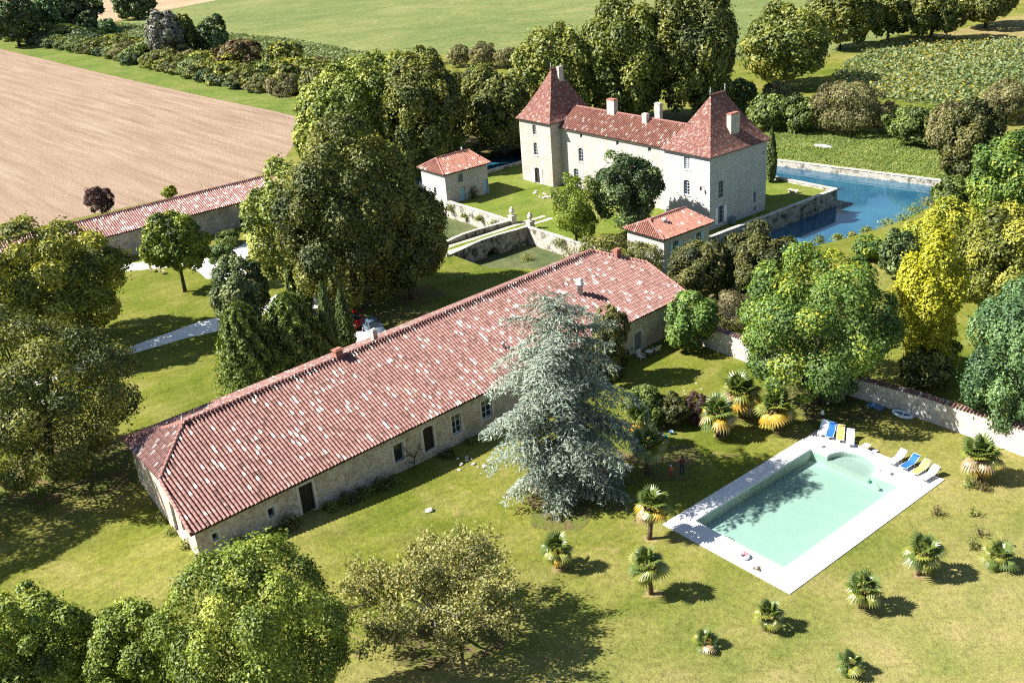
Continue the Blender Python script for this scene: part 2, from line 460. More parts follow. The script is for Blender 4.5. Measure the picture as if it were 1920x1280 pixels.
def leaf_mat(name, cols, transl=.35, gloss=.03):
    t = NT(name)
    at_ = t.n('Attribute', attribute_name='tint').outputs['Fac']
    n = len(cols)
    c = t.ramp(at_, [(i / (n - 1), c_) for i, c_ in enumerate(cols)])
    c2 = t.mix(1.0, c, (1.15, 1.1, .55), 'MULTIPLY')
    df = t.n('BsdfDiffuse', {'Color': c})
    tl = t.n('BsdfTranslucent', {'Color': c2})
    m1 = t.n('MixShader', {0: transl, 1: df.outputs[0], 2: tl.outputs[0]})
    gl = t.n('BsdfGlossy', {'Color': (.9, .9, .85), 'Roughness': .55})
    m2 = t.n('MixShader', {0: gloss, 1: m1.outputs[0], 2: gl.outputs[0]})
    t.t.links.new(m2.outputs[0], t.out.inputs[0])
    return t.m
LEAF = {
    'olive': [(.03, .038, .006), (.08, .088, .012), (.17, .16, .025), (.32, .265, .045)],
    'dark_olive': [(.022, .03, .006), (.052, .06, .012), (.105, .104, .02), (.22, .185, .04)],
    'walnut': [(.03, .046, .006), (.07, .095, .01), (.12, .14, .018), (.2, .2, .04)],
    'lime': [(.05, .065, .012), (.1, .125, .022), (.17, .18, .04), (.29, .27, .09)],
    'chestnut': [(.024, .033, .008), (.052, .06, .012), (.092, .092, .018), (.155, .135, .03)],
    'plane': [(.032, .045, .008), (.07, .083, .014), (.115, .12, .023), (.19, .165, .04)],
    'acacia': [(.022, .046, .012), (.048, .085, .016), (.085, .125, .02), (.26, .23, .018)],
    'gold': [(.17, .19, .01), (.34, .34, .014), (.44, .42, .018), (.55, .5, .04)],
    'gold_green': [(.06, .08, .01), (.13, .15, .014), (.22, .2, .022), (.34, .28, .03)],
    'yew': [(.018, .022, .006), (.035, .04, .009), (.07, .064, .017), (.12, .1, .035)],
    'laurel': [(.012, .026, .008), (.03, .05, .014), (.06, .085, .026), (.15, .17, .075)],
    'fig': [(.03, .06, .012), (.06, .1, .02), (.1, .15, .03), (.16, .2, .05)],
    'bluegreen': [(.022, .05, .02), (.042, .08, .032), (.07, .115, .045), (.12, .165, .07)],
    'twiggy': [(.05, .045, .025), (.09, .075, .04), (.14, .11, .06), (.2, .17, .12)],
    'bamboo': [(.05, .055, .014), (.1, .1, .025), (.15, .14, .04), (.23, .21, .07)],
    'pinnate': [(.03, .05, .006), (.08, .11, .01), (.13, .16, .016), (.2, .21, .03)],
    'clipped': [(.03, .05, .015), (.055, .085, .025), (.08, .115, .035), (.11, .15, .05)],
    'magnolia': [(.016, .03, .009), (.035, .05, .016), (.075, .09, .035), (.18, .175, .085)],
    'purple': [(.02, .01, .012), (.04, .016, .02), (.06, .025, .028), (.1, .05, .05)],
    'silver': [(.1, .105, .08), (.17, .175, .14), (.24, .24, .2), (.31, .31, .27)],
    'poplar': [(.014, .026, .012), (.028, .045, .018), (.05, .07, .028), (.085, .105, .045)],
    'rust': [(.05, .035, .012), (.1, .065, .02), (.16, .095, .035), (.2, .13, .05)],
    'scrub': [(.05, .045, .022), (.095, .08, .035), (.13, .115, .055), (.19, .17, .09)],
    'hedge_green': [(.03, .045, .01), (.055, .075, .016), (.085, .105, .024), (.13, .14, .045)],
    'cedar': [(.05, .075, .06), (.1, .135, .105), (.17, .2, .16), (.27, .29, .235)],
    'cypress': [(.016, .03, .009), (.035, .058, .013), (.07, .09, .02), (.11, .13, .035)],
    'conifer': [(.015, .03, .006), (.035, .058, .01), (.08, .1, .015), (.14, .15, .03)],
    'sparse': [(.07, .07, .022), (.125, .12, .036), (.19, .17, .06), (.27, .22, .11)],
    'crop': [(.09, .13, .045), (.15, .195, .07), (.2, .235, .09), (.3, .29, .12)],
    'bloom': [(.3, .2, .01), (.45, .3, .015), (.5, .36, .02), (.55, .42, .06)],
    'weed_plant': [(.05, .07, .015), (.09, .11, .022), (.14, .15, .035), (.2, .18, .07)],
}
for _k in LEAF:
    if _k not in ('gold', 'bloom', 'cedar', 'silver', 'crop'):
        LEAF[_k] = [(min(.6, a * 1.52 * q), min(.55, b * 1.6 * q), c * 1.3 * q) for (a, b, c), q in zip(LEAF[_k], (.8, 1.0, 1.25, 1.3))]  # spread widened: leaf highlights and dark shade painted into the tints
LEAF['rust'] = [(.05, .04, .014), (.1, .075, .024), (.15, .105, .036), (.2, .15, .06)]
LEAF['cedar'] = [(.085, .12, .09), (.17, .215, .165), (.265, .305, .24), (.38, .41, .335)]
LM = {k: leaf_mat('foliage_' + k, v, .2 if k in ('cedar', 'yew', 'cypress', 'conifer', 'laurel', 'magnolia') else .24) for k, v in LEAF.items()}
M['bark'] = plain('bark', (.075, .058, .042), .95, .1, 0, .35, 4)
M['bark_grey'] = plain('grey_bark', (.17, .15, .125), .95, .1, 0, .35, 4)

def litter_mat():
    t = NT('leaf_litter')
    v = t.coord('Object')
    c = t.ramp(t.noise(v, 2.0, 5, .75), [(.35, (.075, .065, .025)), (.5, (.12, .09, .04)), (.65, (.17, .12, .065))])
    c = t.mix(t.ramp(t.noise(v, .6, 5, .7), [(.42, 0.0), (.58, 1.0)]), c, (.1, .12, .025))
    c = t.mix(1.0, c, t.ramp(t.noise(v, 9, 3, .8), [(.3, .6), (.7, 1.4)]), 'MULTIPLY')
    return t.pbr(c, 1.0, t.bump(t.noise(v, 8, 3, .8), .6, .08), .05)
M['litter'] = litter_mat()

# ================================================================== the setting
# castle frame: x along the entrance front, y into the building
CK, CROT = Vector((27.2, 127.1, 0)), math.atan2(-.8, .6)
def E2W(e, s):
    return (CK.x + .6 * e + .8 * s, CK.y - .8 * e + .6 * s)

MOAT_TOP = [(-66, -28), (-30, -28), (-12, -28), (-6, -23.5), (2, -22), (8, -18), (10.5, -12), (12.5, -2), (15, 8), (17, 20), (16, 32), (13.5, 46), (-17.6, 41.4), (-66, 33.5)]
MOAT_TOE = [(-62, -24), (-30, -24), (-13, -24), (-8, -20.5), (0, -19), (4.5, -16), (6, -11), (7.5, -2), (9.8, 8), (12.2, 20), (12, 32), (10.3, 40.7), (-17.6, 36.15), (-62, 28.9)]
MT = [E2W(*p) for p in MOAT_TOP]
MO = [E2W(*p) for p in MOAT_TOE]
TOE_Z = [-2.6] * 11 + [-1.15, -1.15, -1.15]
WATER_Z = -2.0
def bank_z(e, s):
    d = s - (36.4 + .164 * (e + 17.6))
    return -1.15 * (1 - min(1, max(0, d / 5)))
# pool frame: x along the long side, y towards the barn
PL, PROT = Vector((16.88, 53.27, 0)), R(37.7)
def P2W(x, y):
    c, s_ = math.cos(PROT), math.sin(PROT)
    return (PL.x + c * x - s_ * y, PL.y + s_ * x + c * y)
DECK_W, DECK_D = 19.2, 11.3
PX0, PX1, PY0, PY1 = 2.0, 16.15, 1.95, 9.85      # basin inside the deck
STEP_C, STEP_R = 6.3, 2.0                        # round steps on the far short side
arc = [(PX1 + STEP_R * math.cos(a), STEP_C + STEP_R * math.sin(a)) for a in [R(-90 + 180 * k / 20) for k in range(21)]]
POOL_OUT = [(PX0, PY0), (PX1, PY0)] + arc + [(PX1, PY1), (PX0, PY1)]

# ground sheet to the horizon, with the moat and the pool cut out of it
extra = []
for ix in range(-80, 62, 3):
    for iy in range(24, 112, 3):
        extra.append((ix + .37, iy + .21))
gv, gf = cdt([(-3000, -400), (3000, -400), (3000, 5000), (-3000, 5000)], [MT, [P2W(*p) for p in [(.15, .15), (DECK_W - .15, .15), (DECK_W - .15, DECK_D - .15), (.15, DECK_D - .15)]]], extra)
gm = bpy.data.meshes.new('ground')
gm.from_pydata([(x, y, terr(x, y)) for x, y in gv], [], gf)
gm.materials.append(M['lawn'])
gm.polygons.foreach_set('use_smooth', [True] * len(gm.polygons))
tag(add('ground', gm), kind='structure')

# moat: earth bank, water, duckweed, island
b = MB()
nm = len(MT)
for i in range(nm):
    j = (i + 1) % nm
    seg = 5
    for k in range(seg):
        t0, t1 = k / seg, (k + 1) / seg
        def pt(i_, t_): return (MT[i_][0] + (MO[i_][0] - MT[i_][0]) * t_, MT[i_][1] + (MO[i_][1] - MT[i_][1]) * t_, TOE_Z[i_] * t_)
        b.face([pt(j, t0), pt(i, t0), pt(i, t1), pt(j, t1)])
tag(b.build('moat_bank', M['rough_grass']), kind='structure')
sheet('water', MT, WATER_Z, M['water'], drape=False)
wd = [E2W(*p) for p in [(-62, -27), (-8, -27), (1, -21), (1.5, -15.1), (-47, -15.1), (-58, -14)]]
tag(sheet('duckweed', wd, WATER_Z + .03, M['weed'], 'stuff', drape=False), 'green duckweed floating on the moat beside the bridge', 'duckweed')
ISL = [(-48, -15), (2.5, -15), (2.5, 24.2), (-48, 24.2)]
IW = [E2W(*p) for p in ISL]
iv, if_ = cdt(IW)
ib = MB()
ib.mesh([(x, y, 0) for x, y in iv], if_)
tag(ib.build('island_lawn', M['island']), kind='structure')

# fields
sheet('ploughed_field', [(-520, 830), (-185.2, 403.6), (-114.7, 313.8), (-69.4, 257.7), (-49, 233.5), (-43.2, 225.5), (-40.8, 216), (-39.5, 200), (-39.5, 182), (-44, 173), (-68, 158), (-79, 150.5), (-100, 134), (-200, 60), (-500, 200)], .02, M['soil'])
sheet('verge', [(-520, 842), (-203, 445), (-127, 350), (-75, 280), (-45, 246), (-39, 232), (-43.4, 225.7), (-49, 233.7), (-69.4, 257.9), (-114.7, 314), (-185.2, 403.9), (-520, 832)], .03, M['rough_grass'])
sheet('meadow', [(-161, 466), (-66, 358), (-34, 309), (-2, 296), (40, 285), (70, 240), (130, 290), (600, 700), (600, 3000), (-700, 3000), (-155, 500)], .03, M['meadow'])
sheet('stubble_field', [(-154, 500), (-95, 620), (-300, 1500), (-1500, 1500), (-600, 760), (-166, 468)], .05, M['tan_field'])
sheet('dry_field', [(108.7, 262.2), (126.9, 245), (200, 215), (420, 300), (380, 480), (170, 300)], .05, M['dry_grass'])
CROP1 = [(-160.9, 463), (-66, 357), (-34, 307.8), (-42, 296), (-56, 282), (-100, 336), (-150, 415)]
CROP2 = [(70, 212), (80, 232), (94.6, 253.5), (107.7, 259.5), (127, 244.4), (175, 222), (150, 178), (97.7, 178), (86, 181), (76, 196)]
sheet('crop_soil', CROP1, .06, M['rough_grass'])
sheet('sunflower_soil', CROP2, .06, M['rough_grass'])
sheet('far_bank_grass', [E2W(*p) for p in [(-66, 34.0), (-17.6, 41.9), (13.5, 46.5), (22, 52), (-10, 62), (-66, 52)]], .02, M['rough_grass'])

# gravel paths
sheet('gravel_path', [(-52, 93.6), (-42.0, 101.6), (-36.2, 105.2), (-31.5, 107.0), (-27.2, 108.6), (-24.2, 109.0), (-20.5, 108.6), (-17.4, 104.5), (-16.9, 98.5), (-13.6, 98.5), (-13.8, 101.5), (-16.0, 107), (-19.5, 112.5), (-22.3, 118.3), (-26.4, 117.4), (-28.4, 116.4), (-29.5, 113.2), (-32.4, 111.3), (-36.2, 109.6), (-42.4, 103.9), (-52.6, 96.2)], .015, M['gravel'])
sheet('gravel_path', [(-60, 128.5), (-52.4, 129.9), (-47.6, 130.1), (-42.8, 130.2), (-40.4, 127), (-38.9, 124.4), (-37.0, 123.6), (-35.6, 122), (-34, 119.2), (-31.5, 119.6), (-33.2, 124), (-35.4, 128.6), (-35.0, 133.6), (-33.2, 138), (-36.5, 138.4), (-38.4, 134.6), (-40.4, 132.6), (-44, 133.2), (-49, 133.4), (-54.2, 132.9), (-61, 132)], .015, M['gravel'])

# ================================================================== masonry helpers
def facade(mb, p0, p1, z0, z1, ops=(), depth=.28, mi=0, z1b=None):
    """wall from p0 to p1 (outside on the right hand), with openings (x0, x1, z0, z1) and their reveals"""
    p0, p1 = Vector((p0[0], p0[1], 0)), Vector((p1[0], p1[1], 0))
    L = (p1 - p0).length
    d = (p1 - p0) / L
    n_in = Vector((-d.y, d.x, 0))
    z1b = z1 if z1b is None else z1b
    zt = lambda x: z1 + (z1b - z1) * x / L
    xs = sorted({0.0, L} | {o[0] for o in ops} | {o[1] for o in ops})
    P = lambda x, z, q=0.0: tuple(p0 + d * x + n_in * q + Vector((0, 0, z)))
    for i in range(len(xs) - 1):
        a, c = xs[i], xs[i + 1]
        mid = (a + c) / 2
        cuts = sorted([(o[2], o[3]) for o in ops if o[0] - 1e-6 <= mid <= o[1] + 1e-6])
        z = z0
        for (q0, q1) in cuts:
            if q0 > z + 1e-4: mb.face([P(a, z), P(c, z), P(c, q0), P(a, q0)], mi)
            z = q1
        mb.face([P(a, z), P(c, z), P(c, zt(c)), P(a, zt(a))], mi)
    for (a, c, q0, q1) in [o[:4] for o in ops]:
        mb.face([P(a, q0), P(a, q0, depth), P(a, q1, depth), P(a, q1)], mi)
        mb.face([P(c, q0, depth), P(c, q0), P(c, q1), P(c, q1, depth)], mi)
        mb.face([P(a, q0), P(c, q0), P(c, q0, depth), P(a, q0, depth)], mi)
        mb.face([P(a, q1, depth), P(c, q1, depth), P(c, q1), P(a, q1)], mi)

def opening_fill(parent, p0, p1, op, kind='window', depth=.22, frame='white_frame', bars=(1, 2), sill=True, shutters=None, surround=None, arch=False):
    """window or door set into the reveal of an opening"""
    p0, p1 = Vector((p0[0], p0[1], 0)), Vector((p1[0], p1[1], 0))
    d = (p1 - p0).normalized()
    ang = math.atan2(d.y, d.x)
    x0, x1, z0, z1 = op[:4]
    wdt, h = x1 - x0, z1 - z0
    org = p0 + d * x0 + Vector((0, 0, z0))
    fr = MB()
    t_ = .06
    q0, q1 = depth - .05, depth + .02
    fr.box(0, t_, q0, q1, 0, h); fr.box(wdt - t_, wdt, q0, q1, 0, h)
    fr.box(t_, wdt - t_, q0, q1, 0, t_); fr.box(t_, wdt - t_, q0, q1, h - t_, h)
    if kind == 'window':
        for k in range(1, bars[0] + 1):
            x = wdt * k / (bars[0] + 1)
            fr.box(x - .025, x + .025, q0, q1, t_, h - t_)
        for k in range(1, bars[1] + 1):
            z = h * k / (bars[1] + 1)
            fr.box(t_, wdt - t_, q0 + .01, q1 - .01, z - .018, z + .018)
    if arch:
        for s_ in (0, 1):
            pts = []
            for k in range(7):
                g = math.pi / 2 * k / 6
                pts.append((wdt / 2 * (1 - math.sin(g)), h - wdt * .28 * (1 - math.cos(g))))
            if s_: pts = [(wdt - x, z) for x, z in pts]
            poly = pts + [(wdt if s_ else 0, h)]
            y_ = .03
            fr.face([(x, y_, z) for x, z in (poly if not s_ else poly[::-1])], 1)
    o = fr.build(kind, [M[frame], M['lime']], parent, org, (0, 0, ang))
    g = MB()
    if kind == 'window':
        g.box(t_ * .6, wdt - t_ * .6, depth, depth + .015, t_ * .6, h - t_ * .6)
        g.build('pane', M['glass'], o)
    else:
        nb = max(3, int(wdt / .2))
        for k in range(nb):
            a_, b_ = t_ + (wdt - 2 * t_) * k / nb + .006, t_ + (wdt - 2 * t_) * (k + 1) / nb - .006
            g.box(a_, b_, depth - .02 + .006 * (k % 2), depth + .03, .02, h - t_)
        g.build('door_leaf', M[kind and ('wood_grey' if frame == 'grey_frame' else ('blue_paint' if frame == 'blue_paint' else 'wood_dark'))], o)
    if sill:
        g = MB(); g.box(-.12, wdt + .12, -.1, depth - .06, -.1, -.002)
        g.build('sill', M['lime'], o)
    if surround:
        g = MB()
        g.box(-surround, -.002, -.025, .05, -.02, h + surround); g.box(wdt + .002, wdt + surround, -.025, .05, -.02, h + surround); g.box(-.002, wdt + .002, -.03, .05, h + .002, h + surround)
        g.build('stone_surround', M['lime'], o)
    if shutters:
        for s_ in (-1, 1):
            g = MB()
            a_ = -wdt * .52 - .03 if s_ < 0 else wdt + .03
            g.box(a_, a_ + wdt * .52, -.07, -.03, 0, h)
            for z in (.15, .5, .85): g.box(a_ + .02, a_ + wdt * .52 - .02, -.085, -.07, h * z - .04, h * z + .04)
            g.build('shutter', M[shutters], o)
    return o

# ---- canal tiles: half-round clay tiles in rows down the slope
def tile_shape(r=.112, L=.5, seg=4, lift=.006):
    vs_, fs = [], []
    for (y, rr, zz) in ((0.0, r, lift), (L, r * .93, 0.0)):
        for k in range(seg + 1):
            g = math.pi * k / seg
            vs_.append((-rr * math.cos(g), y, zz + rr * 1.25 * math.sin(g)))
    for k in range(seg): fs.append((k, k + seg + 1, k + seg + 2, k + 1)[::-1])
    b0 = len(vs_)
    for k in range(seg + 1):       # lower rim, a lip of clay 20 mm thick
        g = math.pi * k / seg
        vs_.append((-(r - .022) * math.cos(g), 0.0, lift + (r - .022) * 1.25 * math.sin(g)))
    for k in range(seg): fs.append((k, k + 1, b0 + k + 1, b0 + k))
    return np.array(vs_), fs
TV, TF = tile_shape()
_tile_me = {}
def tile_mesh(kind, tint):
    key = (kind, tint)
    if key not in _tile_me:
        me = bpy.data.meshes.new('roof_tile')
        me.from_pydata([tuple(p) for p in TV], [], TF)
        me.materials.append(M[kind])
        a = me.attributes.new('tint', 'FLOAT', 'FACE')
        a.data.foreach_set('value', [tint] * len(TF))
        me.polygons.foreach_set('use_smooth', [True] * len(TF))
        _tile_me[key] = me
    return _tile_me[key]

def tile_plane(rng, poly, zf, up, pitch=.32, course=.43):
    """positions and frames of all tiles on the roof plane over the plan polygon"""
    up = np.array(up, float); up /= np.linalg.norm(up)
    ac = np.array([up[1], -up[0]])
    cx, cy = np.mean([p[0] for p in poly]), np.mean([p[1] for p in poly])
    g = (zf(cx + up[0] * .5, cy + up[1] * .5) - zf(cx - up[0] * .5, cy - up[1] * .5))
    ca = 1 / math.sqrt(1 + g * g)
    us = [np.dot(p, up) for p in poly]; vs_ = [np.dot(p, ac) for p in poly]
    Y = Vector((up[0] * ca, up[1] * ca, g * ca)); X = Vector((ac[0], ac[1], 0)); Z = X.cross(Y)
    out = []
    v = min(vs_) + pitch * .5
    while v < max(vs_):
        u = min(us) - .02
        while u < max(us):
            uu = u + rng.normal(0, .012)
            x, y = up[0] * uu + ac[0] * v, up[1] * uu + ac[1] * v
            um = uu + .15
            if inpoly(up[0] * um + ac[0] * v, up[1] * um + ac[1] * v, poly):
                out.append((x, y, zf(x, y), X, Y, Z))
            u += course * ca
        v += pitch
    return out

def tint_of(rng, pale=.075):
    r_ = rng.random()
    if r_ < pale: return .86 + .14 * rng.random()
    if r_ < pale + .06: return .08 + .12 * rng.random()
    return float(np.clip(rng.normal(.5, .13), .1, .84))

def tiles_joined(name, T_, rng, mat, parent, pale=.075, jit=.022):
    n = len(T_)
    if not n: return None
    nv, nf = len(TV), len(TF)
    A = np.empty((n, nv, 3))
    for i, (x, y, z, X, Y, Z) in enumerate(T_):
        a = rng.normal(0, jit)
        X2 = np.array(X) * math.cos(a) + np.array(Y) * math.sin(a); Y2 = np.array(Y) * math.cos(a) - np.array(X) * math.sin(a)
        A[i] = np.array((x, y, z)) + TV[:, :1] * X2 + TV[:, 1:2] * Y2 + TV[:, 2:3] * np.array(Z)
    F = np.array(TF)
    FF = (F[None] + (np.arange(n) * nv)[:, None, None]).reshape(-1, 4)
    me = bpy.data.meshes.new(name)
    me.vertices.add(n * nv); me.vertices.foreach_set('co', A.reshape(-1))
    me.loops.add(n * nf * 4); me.loops.foreach_set('vertex_index', FF.reshape(-1).astype(np.int32))
    me.polygons.add(n * nf)
    me.polygons.foreach_set('loop_start', np.arange(n * nf, dtype=np.int32) * 4)
    me.polygons.foreach_set('loop_total', np.full(n * nf, 4, np.int32))
    me.polygons.foreach_set('use_smooth', np.ones(n * nf, bool))
    me.update(calc_edges=True)
    at_ = me.attributes.new('tint', 'FLOAT', 'FACE')
    at_.data.foreach_set('value', np.repeat([tint_of(rng, pale) for _ in range(n)], nf))
    me.materials.append(M[mat])
    o = add(name, me, parent)
    o['kind'] = 'stuff'
    return o

def ridge_run(parent, p, q, mat='ridge_tile', step=.42, r=.15):
    """separate half-round tiles capping a ridge or hip"""
    p, q = Vector(p), Vector(q)
    L = (q - p).length
    d = (q - p) / L
    X = d.cross(Vector((0, 0, 1))).normalized(); Z = X.cross(d)
    key = ('ridge', mat, r)
    if key not in _tile_me:
        b_ = MB()
        vs_, fs = tile_shape(r, .5, 5, .035)
        b_.mesh(vs_, fs, 0, True)
        _tile_me[key] = b_.data('ridge_tile', M[mat])
    k = 0
    while k * step < L - .1:
        o = add('ridge_tile', _tile_me[key], parent)
        c = p + d * (k * step)
        o.matrix_local = Matrix(((X.x, d.x, Z.x, c.x), (X.y, d.y, Z.y, c.y), (X.z, d.z, Z.z, c.z + .02), (0, 0, 0, 1)))
        k += 1

def chimney(parent, x, y, z0, z1, wx, wy, mat, cap=.08, capmat=None, pots=0):
    b_ = MB()
    b_.box(x - wx / 2, x + wx / 2, y - wy / 2, y + wy / 2, z0, z1, bev=.02)
    o = b_.build('chimney', M[mat], parent)
    b_ = MB()
    b_.box(x - wx / 2 - cap, x + wx / 2 + cap, y - wy / 2 - cap, y + wy / 2 + cap, z1 + .003, z1 + .12, bev=.02)
    b_.box(x - wx / 2 + .05, x + wx / 2 - .05, y - wy / 2 + .05, y + wy / 2 - .05, z1 + .125, z1 + .2)
    b_.build('chimney_cap', M[capmat or mat], o)
    return o

# ================================================================== the long barn
BROT = R(40.987)
barn = thing('barn', 'long stone barn with pink-red tiled roof across the middle of the photo', 'barn', (-23.684, 60.151, 0), BROT)
def B2W(x, y):
    c, s_ = math.cos(BROT), math.sin(BROT)
    return (-23.684 + c * x - s_ * y, 60.151 + s_ * x + c * y)
EH, BW, RY = 3.8, 17.0, 8.6
zr = lambda x: 7.73 + (x - 4.58) * (.49 / 46.3)
zfr = lambda x, y: EH + (zr(x) - EH) * y / RY
EHB = 4.2
zbk = lambda x, y: EHB + (zr(x) - EHB) * (BW - y) / (BW - RY)
A_, B_, C_, D_ = (0, 0), (56.02, 0), (2.4, BW), (55.4, BW)
M_, P3, L_, R_ = (.52, 4.96), (55.3, 4.92), (4.58, RY), (50.85, RY)
def plane_z(a, b_, c):
    a, b_, c = Vector(a), Vector(b_), Vector(c)
    n_ = (b_ - a).cross(c - a)
    return lambda x, y: a.z - (n_.x * (x - a.x) + n_.y * (y - a.y)) / n_.z
z3 = lambda p, f: (p[0], p[1], f(*p))
M3, P33, L3, R3 = z3(M_, zfr), z3(P3, zfr), z3(L_, zfr), z3(R_, zfr)
C3, D3 = (C_[0], C_[1], EHB), (D_[0], D_[1], EHB)
rb = MB()
front = [A_, B_, P3, R_, L_, M_]
def roof_sheet(pts, zf, off=0.0):
    xs_ = [p[0] for p in pts]; ys_ = [p[1] for p in pts]
    ex_ = [(x + .13, y + .07) for x in np.arange(min(xs_), max(xs_), 1.5) for y in np.arange(min(ys_), max(ys_), 1.5)]
    v, f = cdt(pts, [], [p for p in ex_ if inpoly(p[0], p[1], pts)])
    rb.mesh([(x, y, zf(x, y) + off) for x, y in v], f)
    rb.mesh([(x, y, zf(x, y) - .14) for x, y in v], [tuple(reversed(k)) for k in f], 1)
    n_ = len(pts)
    for i in range(n_):
        p, q = pts[i], pts[(i + 1) % n_]
        rb.face([(p[0], p[1], zf(*p) - .14), (q[0], q[1], zf(*q) - .14), (q[0], q[1], zf(*q) + off), (p[0], p[1], zf(*p) + off)], 1)
zl = plane_z(L3, M3, C3); zri = plane_z(R3, P33, D3)
roof_sheet(front, zfr)
roof_sheet([C_, L_, R_, D_][::-1], zbk)
roof_sheet([L_, C_, M_], zl)
roof_sheet([R_, P3, D_], zri)
broof = rb.build('roof', [M['tile_under'], M['wood_dark']], barn)
rng = np.random.default_rng(5)
Tf = tile_plane(rng, front, zfr, (0, 1))
def camdist(t_):
    X, Y = B2W(t_[0], t_[1])
    return X * X + Y * Y + (t_[2] - 44) ** 2
Tf.sort(key=camdist)
for t_ in Tf[:300]:
    tn = tint_of(rng)
    tn = min((.05, .22, .36, .48, .6, .72, .82, .93, .98), key=lambda v: abs(v - tn))
    o = add('roof_tile', tile_mesh('tile', tn), broof)
    x, y, z, X, Y, Z = t_
    a = rng.normal(0, .022)
    X2 = X * math.cos(a) + Y * math.sin(a); Y2 = Y * math.cos(a) - X * math.sin(a)
    o.matrix_local = Matrix(((X2.x, Y2.x, Z.x, x), (X2.y, Y2.y, Z.y, y), (X2.z, Y2.z, Z.z, z), (0, 0, 0, 1)))
rest = Tf[300:]
md = np.array([C_[1] - M_[1], -(C_[0] - M_[0])])      # inwards from the left hip's eave
rest += tile_plane(rng, [L_, C_, M_], zl, md)
rest += tile_plane(rng, [R_, P3, D_], zri, (-(D_[1] - P3[1]), D_[0] - P3[0]))
rest += tile_plane(rng, [C_, D_, R_, L_], zbk, (0, -1))
tiles_joined('tiling', rest, rng, 'tile', broof)
ridge_run(broof, L3, R3)
ridge_run(broof, M3, L3); ridge_run(broof, C3, L3); ridge_run(broof, P33, R3); ridge_run(broof, D3, R3)
ridge_run(broof, (.05, .05, EH + .05), (M3[0] + .02, M3[1], M3[2] + .05), r=.12)
ridge_run(broof, (B_[0] - .05, .05, EH + .05), (P33[0] - .02, P33[1], P33[2] + .05), r=.12)
f_ = MB(); f_.lathe([(.09, 0), (.06, .2), (.1, .3), (.05, .42), (.02, .6)], 8, (L_[0], L_[1]))
f_.build('finial', M['lime'], broof, (0, 0, L3[2] + .1))

# walls, inset under the eaves
ins = .35
fl, fr_ = (.42, ins), (55.55, ins)
bl_, br_ = (C_[0] + .42, BW - ins), (D_[0] - .4, BW - ins)
ops_f = [(1.2, 1.65, 2.25, 2.85), (5.75, 6.3, 1.85, 2.65), (8.55, 9.75, .7, 3.2), (17.5, 18.5, 1.1, 2.8), (20.6, 21.7, .75, 3.0), (23.7, 24.75, 1.0, 2.85), (27.1, 28.3, 1.05, 2.85), (47.4, 48.5, .02, 2.1)]
wb = MB()
wm = [M['barn_stone']]
facade(wb, fl, fr_, -.6, EH + .06, ops_f)
# left end: rises to the half-hip, then falls to the back eave
dv = Vector((bl_[0] - fl[0], bl_[1] - fl[1], 0)); dl = dv.length
def on_end(k): return (fl[0] + dv.x * k, fl[1] + dv.y * k)
mk = (M_[1] - fl[1]) / (bl_[1] - fl[1])
pm = on_end(mk)
zm = zfr(*pm) - .12
ops_l1 = [(10.2, 11.4, .5, 3.2)]
facade(wb, bl_, pm, -1.2, EHB - .05, ops_l1, z1b=zm)
ops_l2 = [((1 - mk) * 0 + 1.0, 2.1, 1.9, 3.9)]
facade(wb, pm, fl, -1.2, zm, ops_l2, z1b=EH + .03)
facade(wb, fr_, (P3[0] - .4, P3[1]), -.6, EH + .03, [], z1b=P33[2] - .15)
facade(wb, (P3[0] - .4, P3[1]), br_, -.6, P33[2] - .15, [], z1b=EHB - .05)
facade(wb, br_, bl_, -.6, EHB - .02)
wb.build('wall', wm, barn)
kinds = [('window', 'grey_frame', (0, 0)), ('window', 'grey_frame', (0, 0)), ('door', 'wood_dark', None), ('window', 'grey_frame', (0, 0)), ('door', 'wood_dark', None), ('window', 'white_frame', (1, 2)), ('window', 'white_frame', (1, 2)), ('door', 'grey_frame', None)]
for op, (k, fr, bars) in zip(ops_f, kinds):
    opening_fill(barn, fl, fr_, op, k, frame=fr, bars=bars or (0, 0), surround=.2 if k == 'window' else .22, sill=True, arch=op[0] in (20.6, 47.4))
opening_fill(barn, bl_, pm, ops_l1[0], 'door', frame='grey_frame', sill=False)
opening_fill(barn, pm, fl, ops_l2[0], 'window', frame='grey_frame', bars=(0, 1))
chimney(broof, 19.1, 8.7, 7.4, 8.55, .7, .55, 'brick', .09, 'brick')
chimney(broof, 24.2, 10.6, 6.2, 8.05, .45, .4, 'chimney_stone', .06)
chimney(broof, 53.0, 7.0, 6.9, 8.0, .7, .6, 'brick', .04, 'brick')
v_ = MB(); v_.lathe([(.3, 6.2), (.3, 7.2), (.42, 7.25), (.42, 7.35), (.3, 7.4), (.34, 7.75), (.1, 7.95)], 12, (45.0, 4.8))
v_.build('chimney_cowl', M['zinc_white'], broof)
v_ = MB(); v_.lathe([(.14, 5.2), (.14, 5.75), (.2, 5.78), (.06, 5.95)], 10, (32.9, 3.0))
v_.build('roof_vent', M['zinc_white'], broof)

